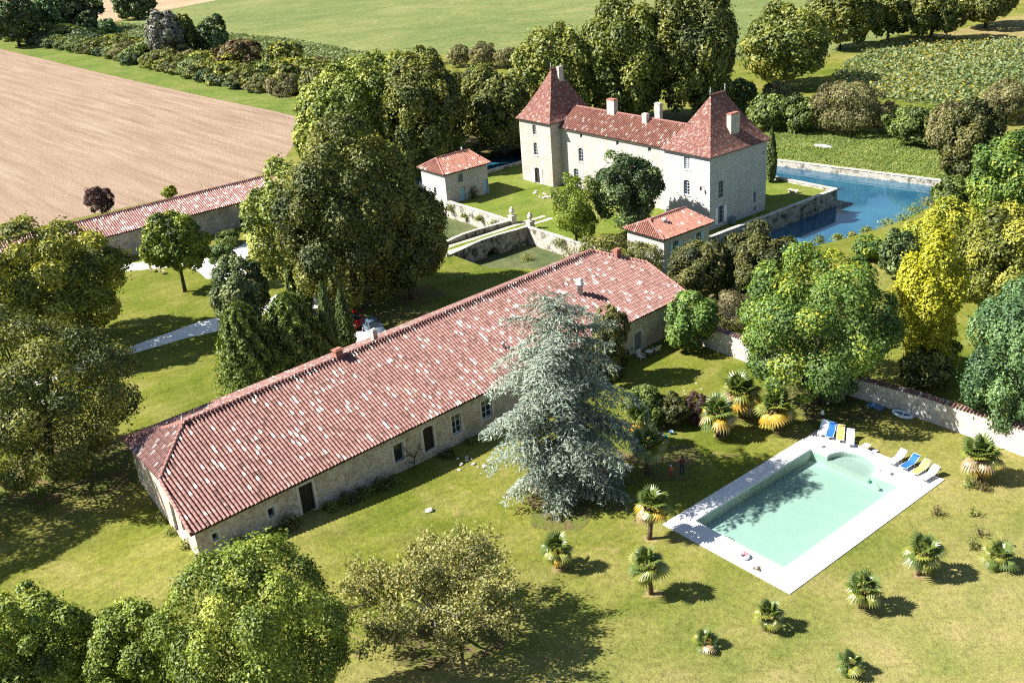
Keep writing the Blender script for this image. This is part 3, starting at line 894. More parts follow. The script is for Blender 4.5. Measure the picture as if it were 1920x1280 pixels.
# ================================================================== the left long shed
SROT = math.atan2(.6, .8)
shed = thing('shed', 'long low stone shed with pale red tiled roof along the ploughed field', 'shed', (.8 * 18 - .6 * 140, .6 * 18 + .8 * 140, 0), SROT)
SL, SZ = 49.0, 3.7
zs1 = lambda x, y: SZ + 1.8 * y / 4.1
zs2 = lambda x, y: SZ + 1.8 * (8.2 - y) / 4.1
rb = MB()
roof_sheet([(0, 0), (SL, 0), (SL, 4.1), (0, 4.1)], zs1)
roof_sheet([(0, 4.1), (SL, 4.1), (SL, 8.2), (0, 8.2)], zs2)
sroof = rb.build('roof', [M['tile_under'], M['wood_dark']], shed)
Ts = tile_plane(rng, [(0, 0), (SL, 0), (SL, 4.1), (0, 4.1)], zs1, (0, 1)) + tile_plane(rng, [(0, 4.1), (SL, 4.1), (SL, 8.2), (0, 8.2)], zs2, (0, -1))
tiles_joined('tiling', Ts, rng, 'tile_shed', sroof, .2)
ridge_run(sroof, (0, 4.1, SZ + 1.83), (SL, 4.1, SZ + 1.83))
wb = MB()
so = [(12.5, 14.0, 0, 2.2), (38.2, 40.2, .3, 1.5), (40.6, 42.4, .3, 1.5)]
facade(wb, (.4, .4), (SL - .4, .4), -.3, SZ + .1, so)
facade(wb, (SL - .4, .4), (SL - .4, 7.8), -.3, SZ + .1); facade(wb, (SL - .4, 7.8), (.4, 7.8), -.3, SZ + .1); facade(wb, (.4, 7.8), (.4, .4), -.3, SZ + .1)
for x in (.4, SL - .4):
    pts = [(x, .4, SZ + .1), (x, 7.8, SZ + .1), (x, 4.1, SZ + 1.6)]
    wb.face(pts if x > 1 else pts[::-1])
wb.build('wall', M['shed_stone'], shed)
opening_fill(shed, (.4, .4), (SL - .4, .4), so[0], 'door', frame='wood_dark', sill=False)
for s_ in so[1:]:
    opening_fill(shed, (.4, .4), (SL - .4, .4), s_, 'window', frame='grey_frame', bars=(0, 0), sill=False)
pb = MB(); pb.box(44.2, 46.6, .06, .38, .5, 1.9, bev=.03)
pb.build('blocked_opening', M['lime'], shed)

# ================================================================== the castle
castle = thing('castle', 'cream stone castle with two steep-roofed towers behind the moat', 'castle', tuple(CK), CROT)

def hip_roof(mb, x0, x1, y0, y1, ze, ra, rb_, zr_, over=.4, flare=1.22, mi=0):
    """steep roof that flares out at the eaves; ra, rb_ = plan of the two ridge ends"""
    cs = [(x0 - over, y0 - over), (x1 + over, y0 - over), (x1 + over, y1 + over), (x0 - over, y1 + over)]
    along_y = abs(ra[1] - rb_[1]) > abs(ra[0] - rb_[0])
    tg = [ra, ra, rb_, rb_] if along_y else [ra, rb_, rb_, ra]
    lv = [0, .08, .18, .35, .6, 1.0]
    rings = []
    for t_ in lv:
        z = ze + (zr_ - ze) * t_ ** flare
        rings.append([(c[0] + (g[0] - c[0]) * t_, c[1] + (g[1] - c[1]) * t_, z) for c, g in zip(cs, tg)])
    for i in range(len(lv) - 1):
        for k in range(4):
            a, b_ = rings[i][k], rings[i][(k + 1) % 4]
            c, d = rings[i + 1][(k + 1) % 4], rings[i + 1][k]
            mb.face([a, b_, c, d] if (Vector(c) - Vector(d)).length > 1e-4 else [a, b_, c], mi)
    low = [(c[0], c[1], ze - .12) for c in cs]
    mb.face(low[::-1], mi + 1)
    for k in range(4):
        mb.face([low[k], low[(k + 1) % 4], rings[0][(k + 1) % 4], rings[0][k]], mi + 1)
    return rings

def block(parent, x0, x1, y0, y1, z0, z1, ops, mat, **kw):
    """four walls; ops by side: front (y0), right (x1), back, left"""
    wb_ = MB()
    cor = [(x0, y0), (x1, y0), (x1, y1), (x0, y1)]
    for k, side in enumerate(('front', 'right', 'back', 'left')):
        facade(wb_, cor[k], cor[(k + 1) % 4], z0, z1, [o[0] for o in ops.get(side, [])])
    o = wb_.build('wall', M[mat], parent)
    for k, side in enumerate(('front', 'right', 'back', 'left')):
        for op, kw_ in ops.get(side, []):
            opening_fill(parent, cor[k], cor[(k + 1) % 4], op, **kw_)
    return o

W1 = dict(kind='window', frame='grey_frame', bars=(1, 3), arch=True)
WG = dict(kind='window', frame='white_frame', bars=(3, 5), sill=True)
# left tower
TX0, TX1, TY0, TY1 = -40.1, -32.6, .95, 9.6
def fx(x0, x1, base): return (x0 - base, x1 - base)
block(castle, TX0, TX1, TY0, TY1, -.4, 9.95, {'front': [((3.25, 4.15, 7.75, 9.3), W1), ((3.25, 4.15, 4.5, 6.5), W1), ((3.15, 4.35, .05, 2.5), dict(kind='door', frame='wood_dark', sill=False, shutters='white_frame', arch=True))], 'right': []}, 'tower_render')
rb = MB()
hip_roof(rb, TX0, TX1, TY0, TY1, 9.97, (-36.3, 5.0), (-36.3, 6.4), 17.15, .45)
tr1 = rb.build('roof', [M['flat_tile'], M['wood_dark']], castle)
ridge_run(tr1, (-36.3, 4.9, 17.12), (-36.3, 6.5, 17.12))
chimney(tr1, -35.6, 6.1, 14.2, 17.25, .55, .9, 'chimney_stone', .03)
# wing
GX0, GX1, GY0, GY1 = -32.6, -8.0, 3.0, 9.3
wops = [((4.4, 4.95, 8.0, 8.75), dict(kind='window', frame='grey_frame', bars=(0, 0), sill=False)), ((12.2, 12.75, 8.0, 8.75), dict(kind='window', frame='grey_frame', bars=(0, 0), sill=False)), ((18.6, 19.2, 8.0, 8.75), dict(kind='window', frame='grey_frame', bars=(0, 0), sill=False)),
        ((3.9, 4.95, 4.3, 6.4), W1), ((11.8, 12.85, 4.3, 6.4), W1), ((18.4, 19.4, 4.3, 6.4), W1), ((2.6, 3.7, 1.0, 3.0), W1), ((11.4, 12.8, .05, 2.6), dict(kind='door', frame='grey_frame', sill=False, arch=True)), ((17.6, 18.7, 1.0, 3.0), W1)]
block(castle, GX0 + .02, GX1 - .02, GY0, GY1, -.4, 8.95, {'front': wops}, 'render')
zg1 = lambda x, y: 9.0 + 2.65 * (y - 2.65) / 3.5
zg2 = lambda x, y: 9.0 + 2.65 * (9.65 - y) / 3.5
rb = MB()
roof_sheet([(GX0 + .05, 2.65), (GX1 - .05, 2.65), (GX1 - .05, 6.15), (GX0 + .05, 6.15)], zg1)
roof_sheet([(GX0 + .05, 6.15), (GX1 - .05, 6.15), (GX1 - .05, 9.65), (GX0 + .05, 9.65)], zg2)
wr = rb.build('roof', [M['tile_under'], M['wood_dark']], castle)
tiles_joined('tiling', tile_plane(rng, [(GX0 + .05, 2.65), (GX1 - .05, 2.65), (GX1 - .05, 6.15), (GX0 + .05, 6.15)], zg1, (0, 1)) + tile_plane(rng, [(GX0 + .05, 6.15), (GX1 - .05, 6.15), (GX1 - .05, 9.65), (GX0 + .05, 9.65)], zg2, (0, -1)), rng, 'tile_wing', wr, .13)
ridge_run(wr, (GX0 + .4, 6.15, 11.68), (GX1 - .2, 6.15, 11.68))
chimney(wr, -24.2, 6.1, 11.0, 13.5, 1.5, .8, 'chimney_stone', .06, 'brick')
chimney(wr, -16.9, 5.6, 10.8, 12.3, .9, .6, 'chimney_stone', .05)
chimney(wr, -15.6, 6.9, 10.8, 13.7, 1.0, .6, 'chimney_stone', .05)
cb = MB(); cb.box(GX0 + .03, GX1 - .03, GY0 - .14, GY0 - .003, 8.68, 8.9)
cb.build('cornice', M['lime'], castle)
db = MB(); db.tube([(GX1 - .25, GY0 - .12, 0), (GX1 - .25, GY0 - .12, 8.7)], .06, 6)
db.build('drain_pipe', M['metal'], castle)
# right block
QX0, QX1, QY0, QY1 = -8.0, 0.0, 0.0, 11.45
block(castle, QX0, QX1, QY0, QY1, -.4, 9.9, {
    'front': [((3.5, 4.5, 7.65, 9.3), WG), ((3.45, 4.5, 4.2, 6.2), dict(kind='window', frame='grey_frame', bars=(1, 4), arch=True)), ((3.4, 4.6, .05, 2.4), dict(kind='door', frame='blue_paint', sill=False, arch=True))],
    'right': [((1.7, 2.7, 4.0, 6.3), dict(kind='window', frame='grey_frame', bars=(1, 3), arch=True)), ((1.65, 2.75, .5, 2.85), dict(kind='window', frame='grey_frame', bars=(1, 3), shutters='white_frame')), ((8.9, 9.45, 1.6, 3.15), dict(kind='window', frame='grey_frame', bars=(0, 1), sill=True)), ((9.05, 9.45, .4, 1.1), dict(kind='window', frame='grey_frame', bars=(0, 0), sill=False)), ((10.6, 10.95, 7.9, 8.4), dict(kind='window', frame='grey_frame', bars=(0, 0), sill=False))]}, 'ashlar')
rb = MB()
hip_roof(rb, QX0, QX1, QY0, QY1, 9.92, (-4.4, 5.1), (-4.4, 7.8), 16.4, .45)
tr2 = rb.build('roof', [M['flat_tile'], M['wood_dark']], castle)
ridge_run(tr2, (-4.4, 5.0, 16.38), (-4.4, 7.9, 16.38))
for y in (5.0, 7.9):
    f_ = MB(); f_.lathe([(.1, 16.4), (.05, 16.7), (.12, 16.85), (.04, 17.0), (.015, 17.5)], 8, (-4.4, y)); f_.build('finial', M['metal'], tr2)
f_ = MB(); f_.lathe([(.08, 17.1), (.04, 17.4), (.1, 17.5), (.015, 18.1)], 8, (-36.3, 4.9)); f_.build('finial', M['metal'], tr1)
chimney(tr2, -1.5, 6.2, 10.6, 14.1, .75, 1.7, 'chimney_stone', .05, 'brick')
lb = MB(); lb.tube([(-1.1, -.02, 5.9), (-1.1, -.5, 5.9)], .03, 5); lb.lathe([(.1, 5.45), (.16, 5.8), (.05, 5.95)], 8, (-1.1, -.5))
lb.build('wall_lantern', M['wood_dark'], castle)

# ================================================================== two small houses on the island
def small_house(name, label, cat_, x0, x1, y0, y1, ze, zrid, ya, yb, ops, wallmat, z0=-.4):
    h = thing(name, label, cat_, tuple(CK), CROT)
    block(h, x0, x1, y0, y1, z0, ze, ops, wallmat)
    ov = .4
    xm = (x0 + x1) / 2
    c = [(x0 - ov, y0 - ov), (x1 + ov, y0 - ov), (x1 + ov, y1 + ov), (x0 - ov, y1 + ov)]
    a3, b3 = (xm, ya, zrid), (xm, yb, zrid)
    cz = [(p[0], p[1], ze + .02) for p in c]
    global rb
    rb = MB()
    pls = [([c[0], c[1], (xm, ya)], plane_z(cz[0], cz[1], a3), (0, 1)), ([c[1], c[2], (xm, yb), (xm, ya)], plane_z(cz[1], cz[2], a3), (-1, 0)),
           ([c[2], c[3], (xm, yb)], plane_z(cz[2], cz[3], b3), (0, -1)), ([c[3], c[0], (xm, ya), (xm, yb)], plane_z(cz[3], cz[0], a3), (1, 0))]
    T_ = []
    for pl, zf, up in pls:
        roof_sheet(pl, zf)
        T_ += tile_plane(rng, pl, zf, up)
    rf = rb.build('roof', [M['tile_under'], M['wood_dark']], h)
    tiles_joined('tiling', T_, rng, 'tile_wing', rf, .08)
    ridge_run(rf, a3, b3)
    for p, q in ((cz[0], a3), (cz[1], a3), (cz[2], b3), (cz[3], b3)): ridge_run(rf, p, q, r=.12)
    return h, rf
SM = dict(kind='window', frame='grey_frame', bars=(0, 2), sill=False)
BD = dict(kind='door', frame='blue_paint', sill=False)
h1, h1r = small_house('garden_house', 'small square house with red hipped roof left of the castle', 'house', -44.9, -38.5, -15.2, -7.2, 4.75, 6.5, -14.3, -8.2,
    {'front': [((3.1, 3.75, .9, 2.2), SM)], 'right': [((2.4, 3.3, 2.9, 4.2), dict(kind='window', frame='blue_paint', bars=(1, 3), sill=True)), ((2.5, 3.5, .02, 2.1), BD), ((7.0, 7.9, .02, 2.2), BD)]}, 'house_wall', -2.6)
f_ = MB(); f_.lathe([(.1, 0), (.1, .35), (.16, .4), (.05, .75)], 8, (-41.7, -9.4)); f_.build('finial', M['zinc_white'], h1r, (0, 0, 6.5))
BS = dict(kind='window', frame='blue_paint', bars=(1, 0), sill=True, shutters='blue_paint')
h2, h2r = small_house('gate_house', 'small house with blue shutters in front of the right castle tower', 'house', -.8, 5.4, -14.3, -6.3, 3.95, 5.4, -13.6, -7.4,
    {'right': [((1.5, 2.4, 1.6, 3.1), BS), ((5.6, 6.5, 1.6, 3.1), BS)]}, 'house_wall', -2.6)
v_ = MB(); v_.lathe([(.22, 4.4), (.22, 5.25), (.3, 5.3), (.3, 5.4), (.1, 5.6)], 10, (3.4, -12.0)); v_.build('roof_vent', M['zinc_white'], h2r)

# ================================================================== moat walls and bridge
def moat_wall(label, p, q, z0, z1, th=.45, cop=.14, mat='moat_stone'):
    (x0, y0), (x1, y1) = p, q
    w0 = E2W(x0, y0)
    L = math.hypot(x1 - x0, y1 - y0)
    h = thing('moat_wall', label, 'wall', (w0[0], w0[1], 0), CROT + math.atan2(y1 - y0, x1 - x0))
    b_ = MB()
    n_ = max(2, int(L / 2.5))
    rn = random.Random(int(L * 100))
    zs = [z1 + rn.uniform(-.04, .04) for _ in range(n_ + 1)]
    for k in range(n_):
        xa, xb = L * k / n_, L * (k + 1) / n_
        for (ya, flip) in ((-th / 2, False), (th / 2, True)):
            fc = [(xa, ya, z0), (xb, ya, z0), (xb, ya, zs[k + 1]), (xa, ya, zs[k])]
            b_.face(fc[::-1] if flip else fc)
        b_.face([(xa, -th / 2, zs[k]), (xb, -th / 2, zs[k + 1]), (xb, th / 2, zs[k + 1]), (xa, th / 2, zs[k])])
    b_.face([(0, th / 2, z0), (0, -th / 2, z0), (0, -th / 2, zs[0]), (0, th / 2, zs[0])])
    b_.face([(L, -th / 2, z0), (L, th / 2, z0), (L, th / 2, zs[-1]), (L, -th / 2, zs[-1])])
    b_.build('wall', M[mat], h)
    x = 0.0
    while x < L - .2:                      # coping stones, one by one
        l_ = min(rn.uniform(.9, 1.4), L - x)
        z = z1 + rn.uniform(.03, .06)
        c_ = MB()
        c_.box(x + .012, x + l_ - .012, -th / 2 - .07 + rn.uniform(-.02, .02), th / 2 + .07 + rn.uniform(-.02, .02), z - .02, z + cop + rn.uniform(-.015, .02), bev=.025)
        c_.build('coping_stone', M['coping'], h)
        x += l_
    return h
moat_wall('pale retaining wall from the small house to the bridge gate', (-38.4, -15), (-23.4, -15), -2.6, .45)
moat_wall('pale retaining wall right of the bridge, half hidden by bushes', (-19.6, -15), (-1.0, -15), -2.6, .35)
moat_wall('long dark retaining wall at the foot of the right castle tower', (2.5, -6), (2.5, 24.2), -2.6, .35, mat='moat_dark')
moat_wall('pale terrace wall running back to the cypress', (2.5, 24.2), (-48, 24.2), -2.6, .3)
moat_wall('low wall along the water behind the left castle tower', (-48, 24.2), (-48, -7), -2.6, .3)
moat_wall('straight stone edge of the far bank across the blue water', (-66, 28.55), (-17.6, 36.35), -2.6, -1.1)
moat_wall('broken pale stone edge of the far bank at the right', (-17.2, 36.42), (10.4, 40.95), -2.6, -1.1)

bridge = thing('bridge', 'humped stone bridge with one arch over the moat', 'bridge', tuple(CK), CROT)
def bridge_side(x, th, outer, arch):
    """one long side of the bridge: parapet and spandrel, profile along s"""
    n_ = 24
    prof = []
    for k in range(n_ + 1):
        s_ = -29.0 + 14.4 * k / n_
        t_ = k / n_
        hump = .1 + .55 * smst(0.02, .45, t_) - .2 * smst(.55, 1, t_)
        prof.append((s_, hump))
    poly = [(-29.0, -2.7), (-14.6, -2.7)] + prof[::-1]
    hole = []
    if arch:
        for k in range(13):
            g = math.pi * k / 12
            hole.append((-21.4 - 1.05 * math.cos(g), -1.85 + 1.05 * math.sin(g)))
        hole = [(-22.45, -2.65)] + hole + [(-20.35, -2.65)]
    v, f = cdt(poly, [hole] if arch else [])
    b_ = MB()
    b_.mesh([(x + th, y, z) for y, z in v], f)
    b_.mesh([(x, y, z) for y, z in v], [tuple(reversed(q)) for q in f])
    for k in range(n_):
        (s0, z0), (s1, z1) = prof[k], prof[k + 1]
        b_.face([(x, s0, z0), (x + th, s0, z0), (x + th, s1, z1), (x, s1, z1)])
    b_.face([(x, -29, -2.7), (x + th, -29, -2.7), (x + th, -29, prof[0][1]), (x, -29, prof[0][1])])
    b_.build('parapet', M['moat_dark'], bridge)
    for k in range(0, n_, 2):
        (s0, z0), (s1, z1) = prof[k], prof[k + 2]
        c_ = MB()
        q = []
        for (ss, zz) in ((s0 + .015, z0), (s1 - .015, z1)):
            q += [(x - .06, ss, zz + .005), (x + th + .06, ss, zz + .005), (x + th + .06, ss, zz + .13), (x - .06, ss, zz + .13)]
        c_.mesh(q, [(0, 1, 2, 3), (7, 6, 5, 4), (0, 4, 5, 1), (1, 5, 6, 2), (2, 6, 7, 3), (3, 7, 4, 0)])
        c_.build('coping_stone', M['coping'], bridge)
bridge_side(-23.75, .4, False, True)
bridge_side(-19.75, .4, True, True)
b_ = MB()
vv = [(-22.45, -2.65)] + [(-21.4 - 1.05 * math.cos(math.pi * k / 12), -1.85 + 1.05 * math.sin(math.pi * k / 12)) for k in range(13)] + [(-20.35, -2.65)]
for k in range(len(vv) - 1):
    b_.face([(-23.35, vv[k][0], vv[k][1]), (-19.75, vv[k][0], vv[k][1]), (-19.75, vv[k + 1][0], vv[k + 1][1]), (-23.35, vv[k + 1][0], vv[k + 1][1])])
b_.build('arch_vault', M['moat_stone'], bridge)
b_ = MB()
b_.face([(-23.35, -30, .02), (-19.75, -30, .02), (-19.75, -14.4, .02), (-23.35, -14.4, .02)])
b_.build('deck', M['island'], bridge)
b_ = MB()
for xa in (-22.95, -21.3):
    n_ = 16
    for k in range(n_):
        s0, s1 = -30.5 + 21.0 * k / n_, -30.5 + 21.0 * (k + 1) / n_
        w_ = lambda s_: .12 * math.sin(s_ * 1.3 + xa)
        b_.face([(xa + w_(s0), s0, .03), (xa + .8 + w_(s0 * 1.1), s0, .03), (xa + .8 + w_(s1 * 1.1), s1, .03), (xa + w_(s1), s1, .03)])
b_.build('wheel_track', plain('bare_track', (.42, .37, .28), .95, .1, 0, .2, 2), bridge)
for lab, x in (('stone gate pillar with carved urn, left side of the bridge', -23.55), ('stone gate pillar with carved urn, right side of the bridge', -19.55)):
    w0 = E2W(x, -14.55)
    g_ = thing('gate_pillar', lab, 'pillar', (w0[0], w0[1], 0), CROT, 'urn pillars at the bridge gate')
    b_ = MB(); b_.box(-.42, .42, -.42, .42, -.3, 1.05, bev=.03); b_.box(-.5, .5, -.5, .5, 1.053, 1.2, bev=.03)
    b_.build('pier', M['coping'], g_)
    b_ = MB(); b_.lathe([(.2, 1.2), (.14, 1.32), (.3, 1.55), (.4, 1.8), (.36, 2.0), (.2, 2.12), (.24, 2.2), (.08, 2.4)], 12)
    b_.build('urn', M['lime'], g_)

# ================================================================== garden wall with tiled top
def garden_wall(label, pts, h, th=.5):
    x0, y0 = pts[0]
    root = thing('garden_wall', label, 'wall', (x0, y0, 0), 0)
    for i in range(len(pts) - 1):
        (xa, ya), (xb, yb) = pts[i], pts[i + 1]
        L = math.hypot(xb - xa, yb - ya)
        ang = math.atan2(yb - ya, xb - xa)
        b_ = MB()
        n_ = max(1, int(L / 1.5))
        rn = random.Random(i + int(L * 10))
        hs = [h[i] + (h[i + 1] - h[i]) * k / n_ + (rn.uniform(-.05, .05) if 0 < k < n_ else 0) for k in range(n_ + 1)]
        for k in range(n_):
            a, c = L * k / n_, L * (k + 1) / n_
            b_.face([(a, -th / 2, -.3), (c, -th / 2, -.3), (c, -th / 2, hs[k + 1]), (a, -th / 2, hs[k])])
            b_.face([(c, th / 2, -.3), (a, th / 2, -.3), (a, th / 2, hs[k]), (c, th / 2, hs[k + 1])])
            b_.face([(a, -th / 2, hs[k]), (c, -th / 2, hs[k + 1]), (c, th / 2, hs[k + 1]), (a, th / 2, hs[k])])
        for x, z in ((0, hs[0]), (L, hs[-1])):
            q = [(x, -th / 2, -.3), (x, th / 2, -.3), (x, th / 2, z), (x, -th / 2, z)]
            b_.face(q if x else q[::-1])
        seg = b_.build('masonry', M['garden_stone'], root, (xa - x0, ya - y0, 0), (0, 0, ang))
        x = .1
        while x < L - .12:                 # cap tiles laid across the wall, one by one
            k = min(n_ - 1, int(x / L * n_))
            z = hs[k] + (hs[k + 1] - hs[k]) * (x / L * n_ - k)
            for s_ in (-1, 1):
                o = add('cap_tile', tile_mesh('tile', rn.choice((.22, .36, .48, .6, .72, .82, .93))), seg)
                sl_ = .42
                Y = Vector((0, -s_ * math.cos(sl_), math.sin(sl_))); X = Vector((-s_, 0, 0)) * -1
                X = Y.cross(Vector((0, s_ * math.sin(sl_), math.cos(sl_)))) if False else Vector((-s_ * 1.0, 0, 0))
                Z = X.cross(Y)
                if Z.z < 0: X = -X; Z = X.cross(Y)
                c_ = Vector((x + rn.uniform(-.015, .015), s_ * (th / 2 + .12), z - .02))
                o.matrix_local = Matrix(((X.x, Y.x, Z.x, c_.x), (X.y, Y.y, Z.y, c_.y), (X.z, Y.z, Z.z, c_.z), (0, 0, 0, 1)))
            x += .3
    return root
garden_wall('white rubble garden wall with red tile top along the right lawn', [(27.0, 82.6), (30.7, 78.5), (33.4, 75.6), (39.5, 67.5), (46, 58.6)], [2.1, 1.9, 2.0, 2.35, 2.5])
garden_wall('white rubble garden wall between the barn end and the big tree', [(17.9, 94.0), (19.4, 92.2), (23.0, 87.4), (26.0, 83.9)], [2.3, 2.25, 2.2, 2.1])

# leaf litter and thin grass under the biggest trees
def litter(cx, cy, r_, seed, mat='litter'):
    rn_ = random.Random(seed)
    n_ = 40
    ph = [rn_.uniform(0, 6.28) for _ in range(3)]
    pts = []
    for k in range(n_):
        a = 2 * math.pi * k / n_
        q = r_ * (1 + .18 * math.sin(2 * a + ph[0]) + .13 * math.sin(5 * a + ph[1]) + .08 * math.sin(9 * a + ph[2]) + rn_.uniform(-.05, .05))
        pts.append((cx + q * math.cos(a), cy + q * math.sin(a)))
    ex = [(cx + r_ * i / 4, cy + r_ * j / 4) for i in range(-4, 5) for j in range(-4, 5)]
    v, f = cdt(pts, [], [p for p in ex if inpoly(p[0], p[1], pts)])
    me = bpy.data.meshes.new('bare_ground')
    me.from_pydata([(x, y, terr(x, y) + (.02 + .005 * seed if seed < 50 else .012)) for x, y in v], [], f)
    me.materials.append(M[mat])
    tag(add('bare_ground', me), kind='structure')
for k, q in enumerate([(3.8, 68.0, 4.6), (-5.6, 51.2, 3.6), (-15, 110, 6.5), (-40, 77, 6), (10.5, 71, 3.5), (27, 79, 4.5), (-14.5, 43.5, 3), (9, 190, 14), (33, 190, 14)]): litter(*q, k)
for k, q in enumerate([(8.77, 60.58), (7.91, 54.4), (1.92, 57.89), (16.76, 74.2), (19.4, 77.1), (21.72, 74.3), (34.6, 64.6), (25.74, 54.2), (20.92, 51.42), (14.62, 50.19), (18.36, 45.87), (31.1, 54.37)]): litter(q[0] + .1, q[1], .55, 50 + k, 'dry_grass')

# ================================================================== swimming pool
DZ = .06
deck = tag(add('pool_deck', None), kind='structure')
deck.location = tuple(PL); deck.rotation_euler = (0, 0, PROT)
b_ = MB()
v, f = cdt([(0, 0), (DECK_W, 0), (DECK_W, DECK_D), (0, DECK_D)], [POOL_OUT])
b_.mesh([(x, y, DZ - .03) for x, y in v], f)
for (xa, ya), (xb, yb) in zip([(0, 0), (DECK_W, 0), (DECK_W, DECK_D), (0, DECK_D)], [(DECK_W, 0), (DECK_W, DECK_D), (0, DECK_D), (0, 0)]):
    b_.face([(xa, ya, -.3), (xb, yb, -.3), (xb, yb, DZ - .03), (xa, ya, DZ - .03)])
b_.build('deck_bed', M['slab_base'], deck)
rn = random.Random(3)
slabs = {}
def slab_mesh(w_, h_, m):
    k = (round(w_, 3), round(h_, 3), m)
    if k not in slabs:
        q = MB(); q.box(.004, w_ - .004, .004, h_ - .004, DZ - .028, DZ, bev=.006)
        slabs[k] = q.data('paving_slab', M[m])
    return slabs[k]
def pave(x0, x1, y0, y1, nx, ny):
    w_, h_ = (x1 - x0) / nx, (y1 - y0) / ny
    for i in range(nx):
        for j in range(ny):
            a, c = x0 + i * w_, y0 + j * h_
            near = math.hypot(max(a - PX1, 0, PX1 - a - w_), max(c - STEP_C, 0, STEP_C - c - h_)) < STEP_R + .36
            if near and a + w_ > PX1 and (a > PX1 - .01 or c + h_ > STEP_C - STEP_R and c < STEP_C + STEP_R): continue
            o = add('paving_slab', slab_mesh(w_, h_, rn.choice(('slab', 'slab2'))), deck)
            o.location = (a, c, rn.uniform(-.002, .003))
cw = .4                                     # coping round the basin
pave(0, DECK_W, 0, PY0 - cw, 25, 2)
pave(0, DECK_W, PY1 + cw, DECK_D, 25, 2)
pave(0, PX0 - cw, PY0 - cw, PY1 + cw, 2, 11)
pave(PX1 + cw, DECK_W, PY0 - cw, PY1 + cw, 4, 11)
def coping(x0, x1, y0, y1, n, axis):
    for k in range(n):
        if axis == 'x': q = (x0 + (x1 - x0) * k / n, x0 + (x1 - x0) * (k + 1) / n, y0, y1)
        else: q = (x0, x1, y0 + (y1 - y0) * k / n, y0 + (y1 - y0) * (k + 1) / n)
        m = MB(); m.box(q[0] + .004, q[1] - .004, q[2] + .004, q[3] - .004, DZ - .03, DZ + .018, bev=.012)
        m.build('coping_slab', M['slab2'], deck)
coping(PX0 - cw, PX1 + cw, PY0 - cw, PY0, 24, 'x')
coping(PX0 - cw, PX1 + cw, PY1, PY1 + cw, 24, 'x')
coping(PX0 - cw, PX0, PY0, PY1, 13, 'y')
coping(PX1, PX1 + cw, PY0, STEP_C - STEP_R, 4, 'y')
coping(PX1, PX1 + cw, STEP_C + STEP_R, PY1, 2, 'y')
def ring_slab(r0, r1, n, name, mat, a0=-90, a1=90):
    for k in range(n):
        g0, g1 = R(a0 + (a1 - a0) * k / n + .3), R(a0 + (a1 - a0) * (k + 1) / n - .3)
        pts = []
        for j in range(4):
            g = g0 + (g1 - g0) * j / 3
            pts.append((PX1 + r1 * math.cos(g), STEP_C + r1 * math.sin(g)))
        for j in range(3, -1, -1):
            g = g0 + (g1 - g0) * j / 3
            pts.append((PX1 + r0 * math.cos(g), STEP_C + r0 * math.sin(g)))
        m = MB()
        m.face([(x, y, DZ + .015) for x, y in pts])
        for j in range(len(pts)):
            p, q = pts[j], pts[(j + 1) % len(pts)]
            m.face([(p[0], p[1], DZ - .03), (q[0], q[1], DZ - .03), (q[0], q[1], DZ + .015), (p[0], p[1], DZ + .015)])
        m.build(name, M[mat], deck)
ring_slab(STEP_R, STEP_R + .36, 11, 'coping_slab', 'slab2')
# cut slabs that fill the corner round the steps
def cut_fill(poly):
    ci = [(PX1 + (STEP_R + .365) * math.cos(R(a)), STEP_C + (STEP_R + .365) * math.sin(R(a))) for a in range(-180, 180, 9)]
    v, f = cdt(poly, [], ci)
    m = MB()
    keep = [q for q in f if math.hypot(sum(v[i][0] for i in q) / 3 - PX1, sum(v[i][1] for i in q) / 3 - STEP_C) > STEP_R + .362]
    if keep:
        m.mesh([(x, y, DZ - .002) for x, y in v], keep)
        m.build('paving_slab', M['slab'], deck)
w4, h11 = (DECK_W - PX1 - cw) / 4, (PY1 + cw - PY0 + cw) / 11
for i in range(4):
    for j in range(11):
        a, c = PX1 + cw + i * w4, PY0 - cw + j * h11
        if math.hypot(max(a - PX1, 0), max(c - STEP_C, 0, STEP_C - c - h11)) < STEP_R + .36:
            cut_fill([(a + .004, c + .004), (a + w4 - .004, c + .004), (a + w4 - .004, c + h11 - .004), (a + .004, c + h11 - .004)])

pool = thing('swimming_pool', 'mint green rectangular swimming pool with round steps', 'pool', tuple(PL), PROT)
b_ = MB()
PB = -.95
lo = POOL_OUT
for i in range(len(lo)):
    p, q = lo[i], lo[(i + 1) % len(lo)]
    if abs(p[0] - PX1) < 1e-6 and abs(q[0] - PX1) < 1e-6 and False: continue
    b_.face([(q[0], q[1], PB), (p[0], p[1], PB), (p[0], p[1], DZ - .031), (q[0], q[1], DZ - .031)])
v, f = cdt(lo)
b_.mesh([(x, y, PB) for x, y in v], f)
b_.build('basin', M['liner'], pool)
for k, (r_, z) in enumerate(((STEP_R - .03, -.42), (STEP_R - .42, -.68), (STEP_R - .82, -.94), (STEP_R - 1.2, -1.2))):
    m = MB()
    if k == 0:
        pts = [(PX1 + (STEP_R - .012) * math.cos(R(a)), STEP_C + (STEP_R - .012) * math.sin(R(a))) for a in range(-90, 91, 9)]
    else:
        pts = [(PX1 + .02 * k - .9 + (r_ + .9) * math.cos(R(a)), STEP_C + (r_ + .35) * math.sin(R(a))) for a in range(-90, 91, 9)]
    top = [(x, y, z) for x, y in pts]
    m.face(top)
    for j in range(len(pts)):
        p, q = pts[j], pts[(j + 1) % len(pts)]
        m.face([(p[0], p[1], PB), (q[0], q[1], PB), (q[0], q[1], z), (p[0], p[1], z)])
    if k == 0: m.build('step', M['white_frame'] if False else M['slab2'], pool)
m = MB()
pts1 = [(PX1 + (STEP_R - .45) * math.cos(R(a)), STEP_C + (STEP_R - .45) * math.sin(R(a))) for a in range(-90, 91, 9)]
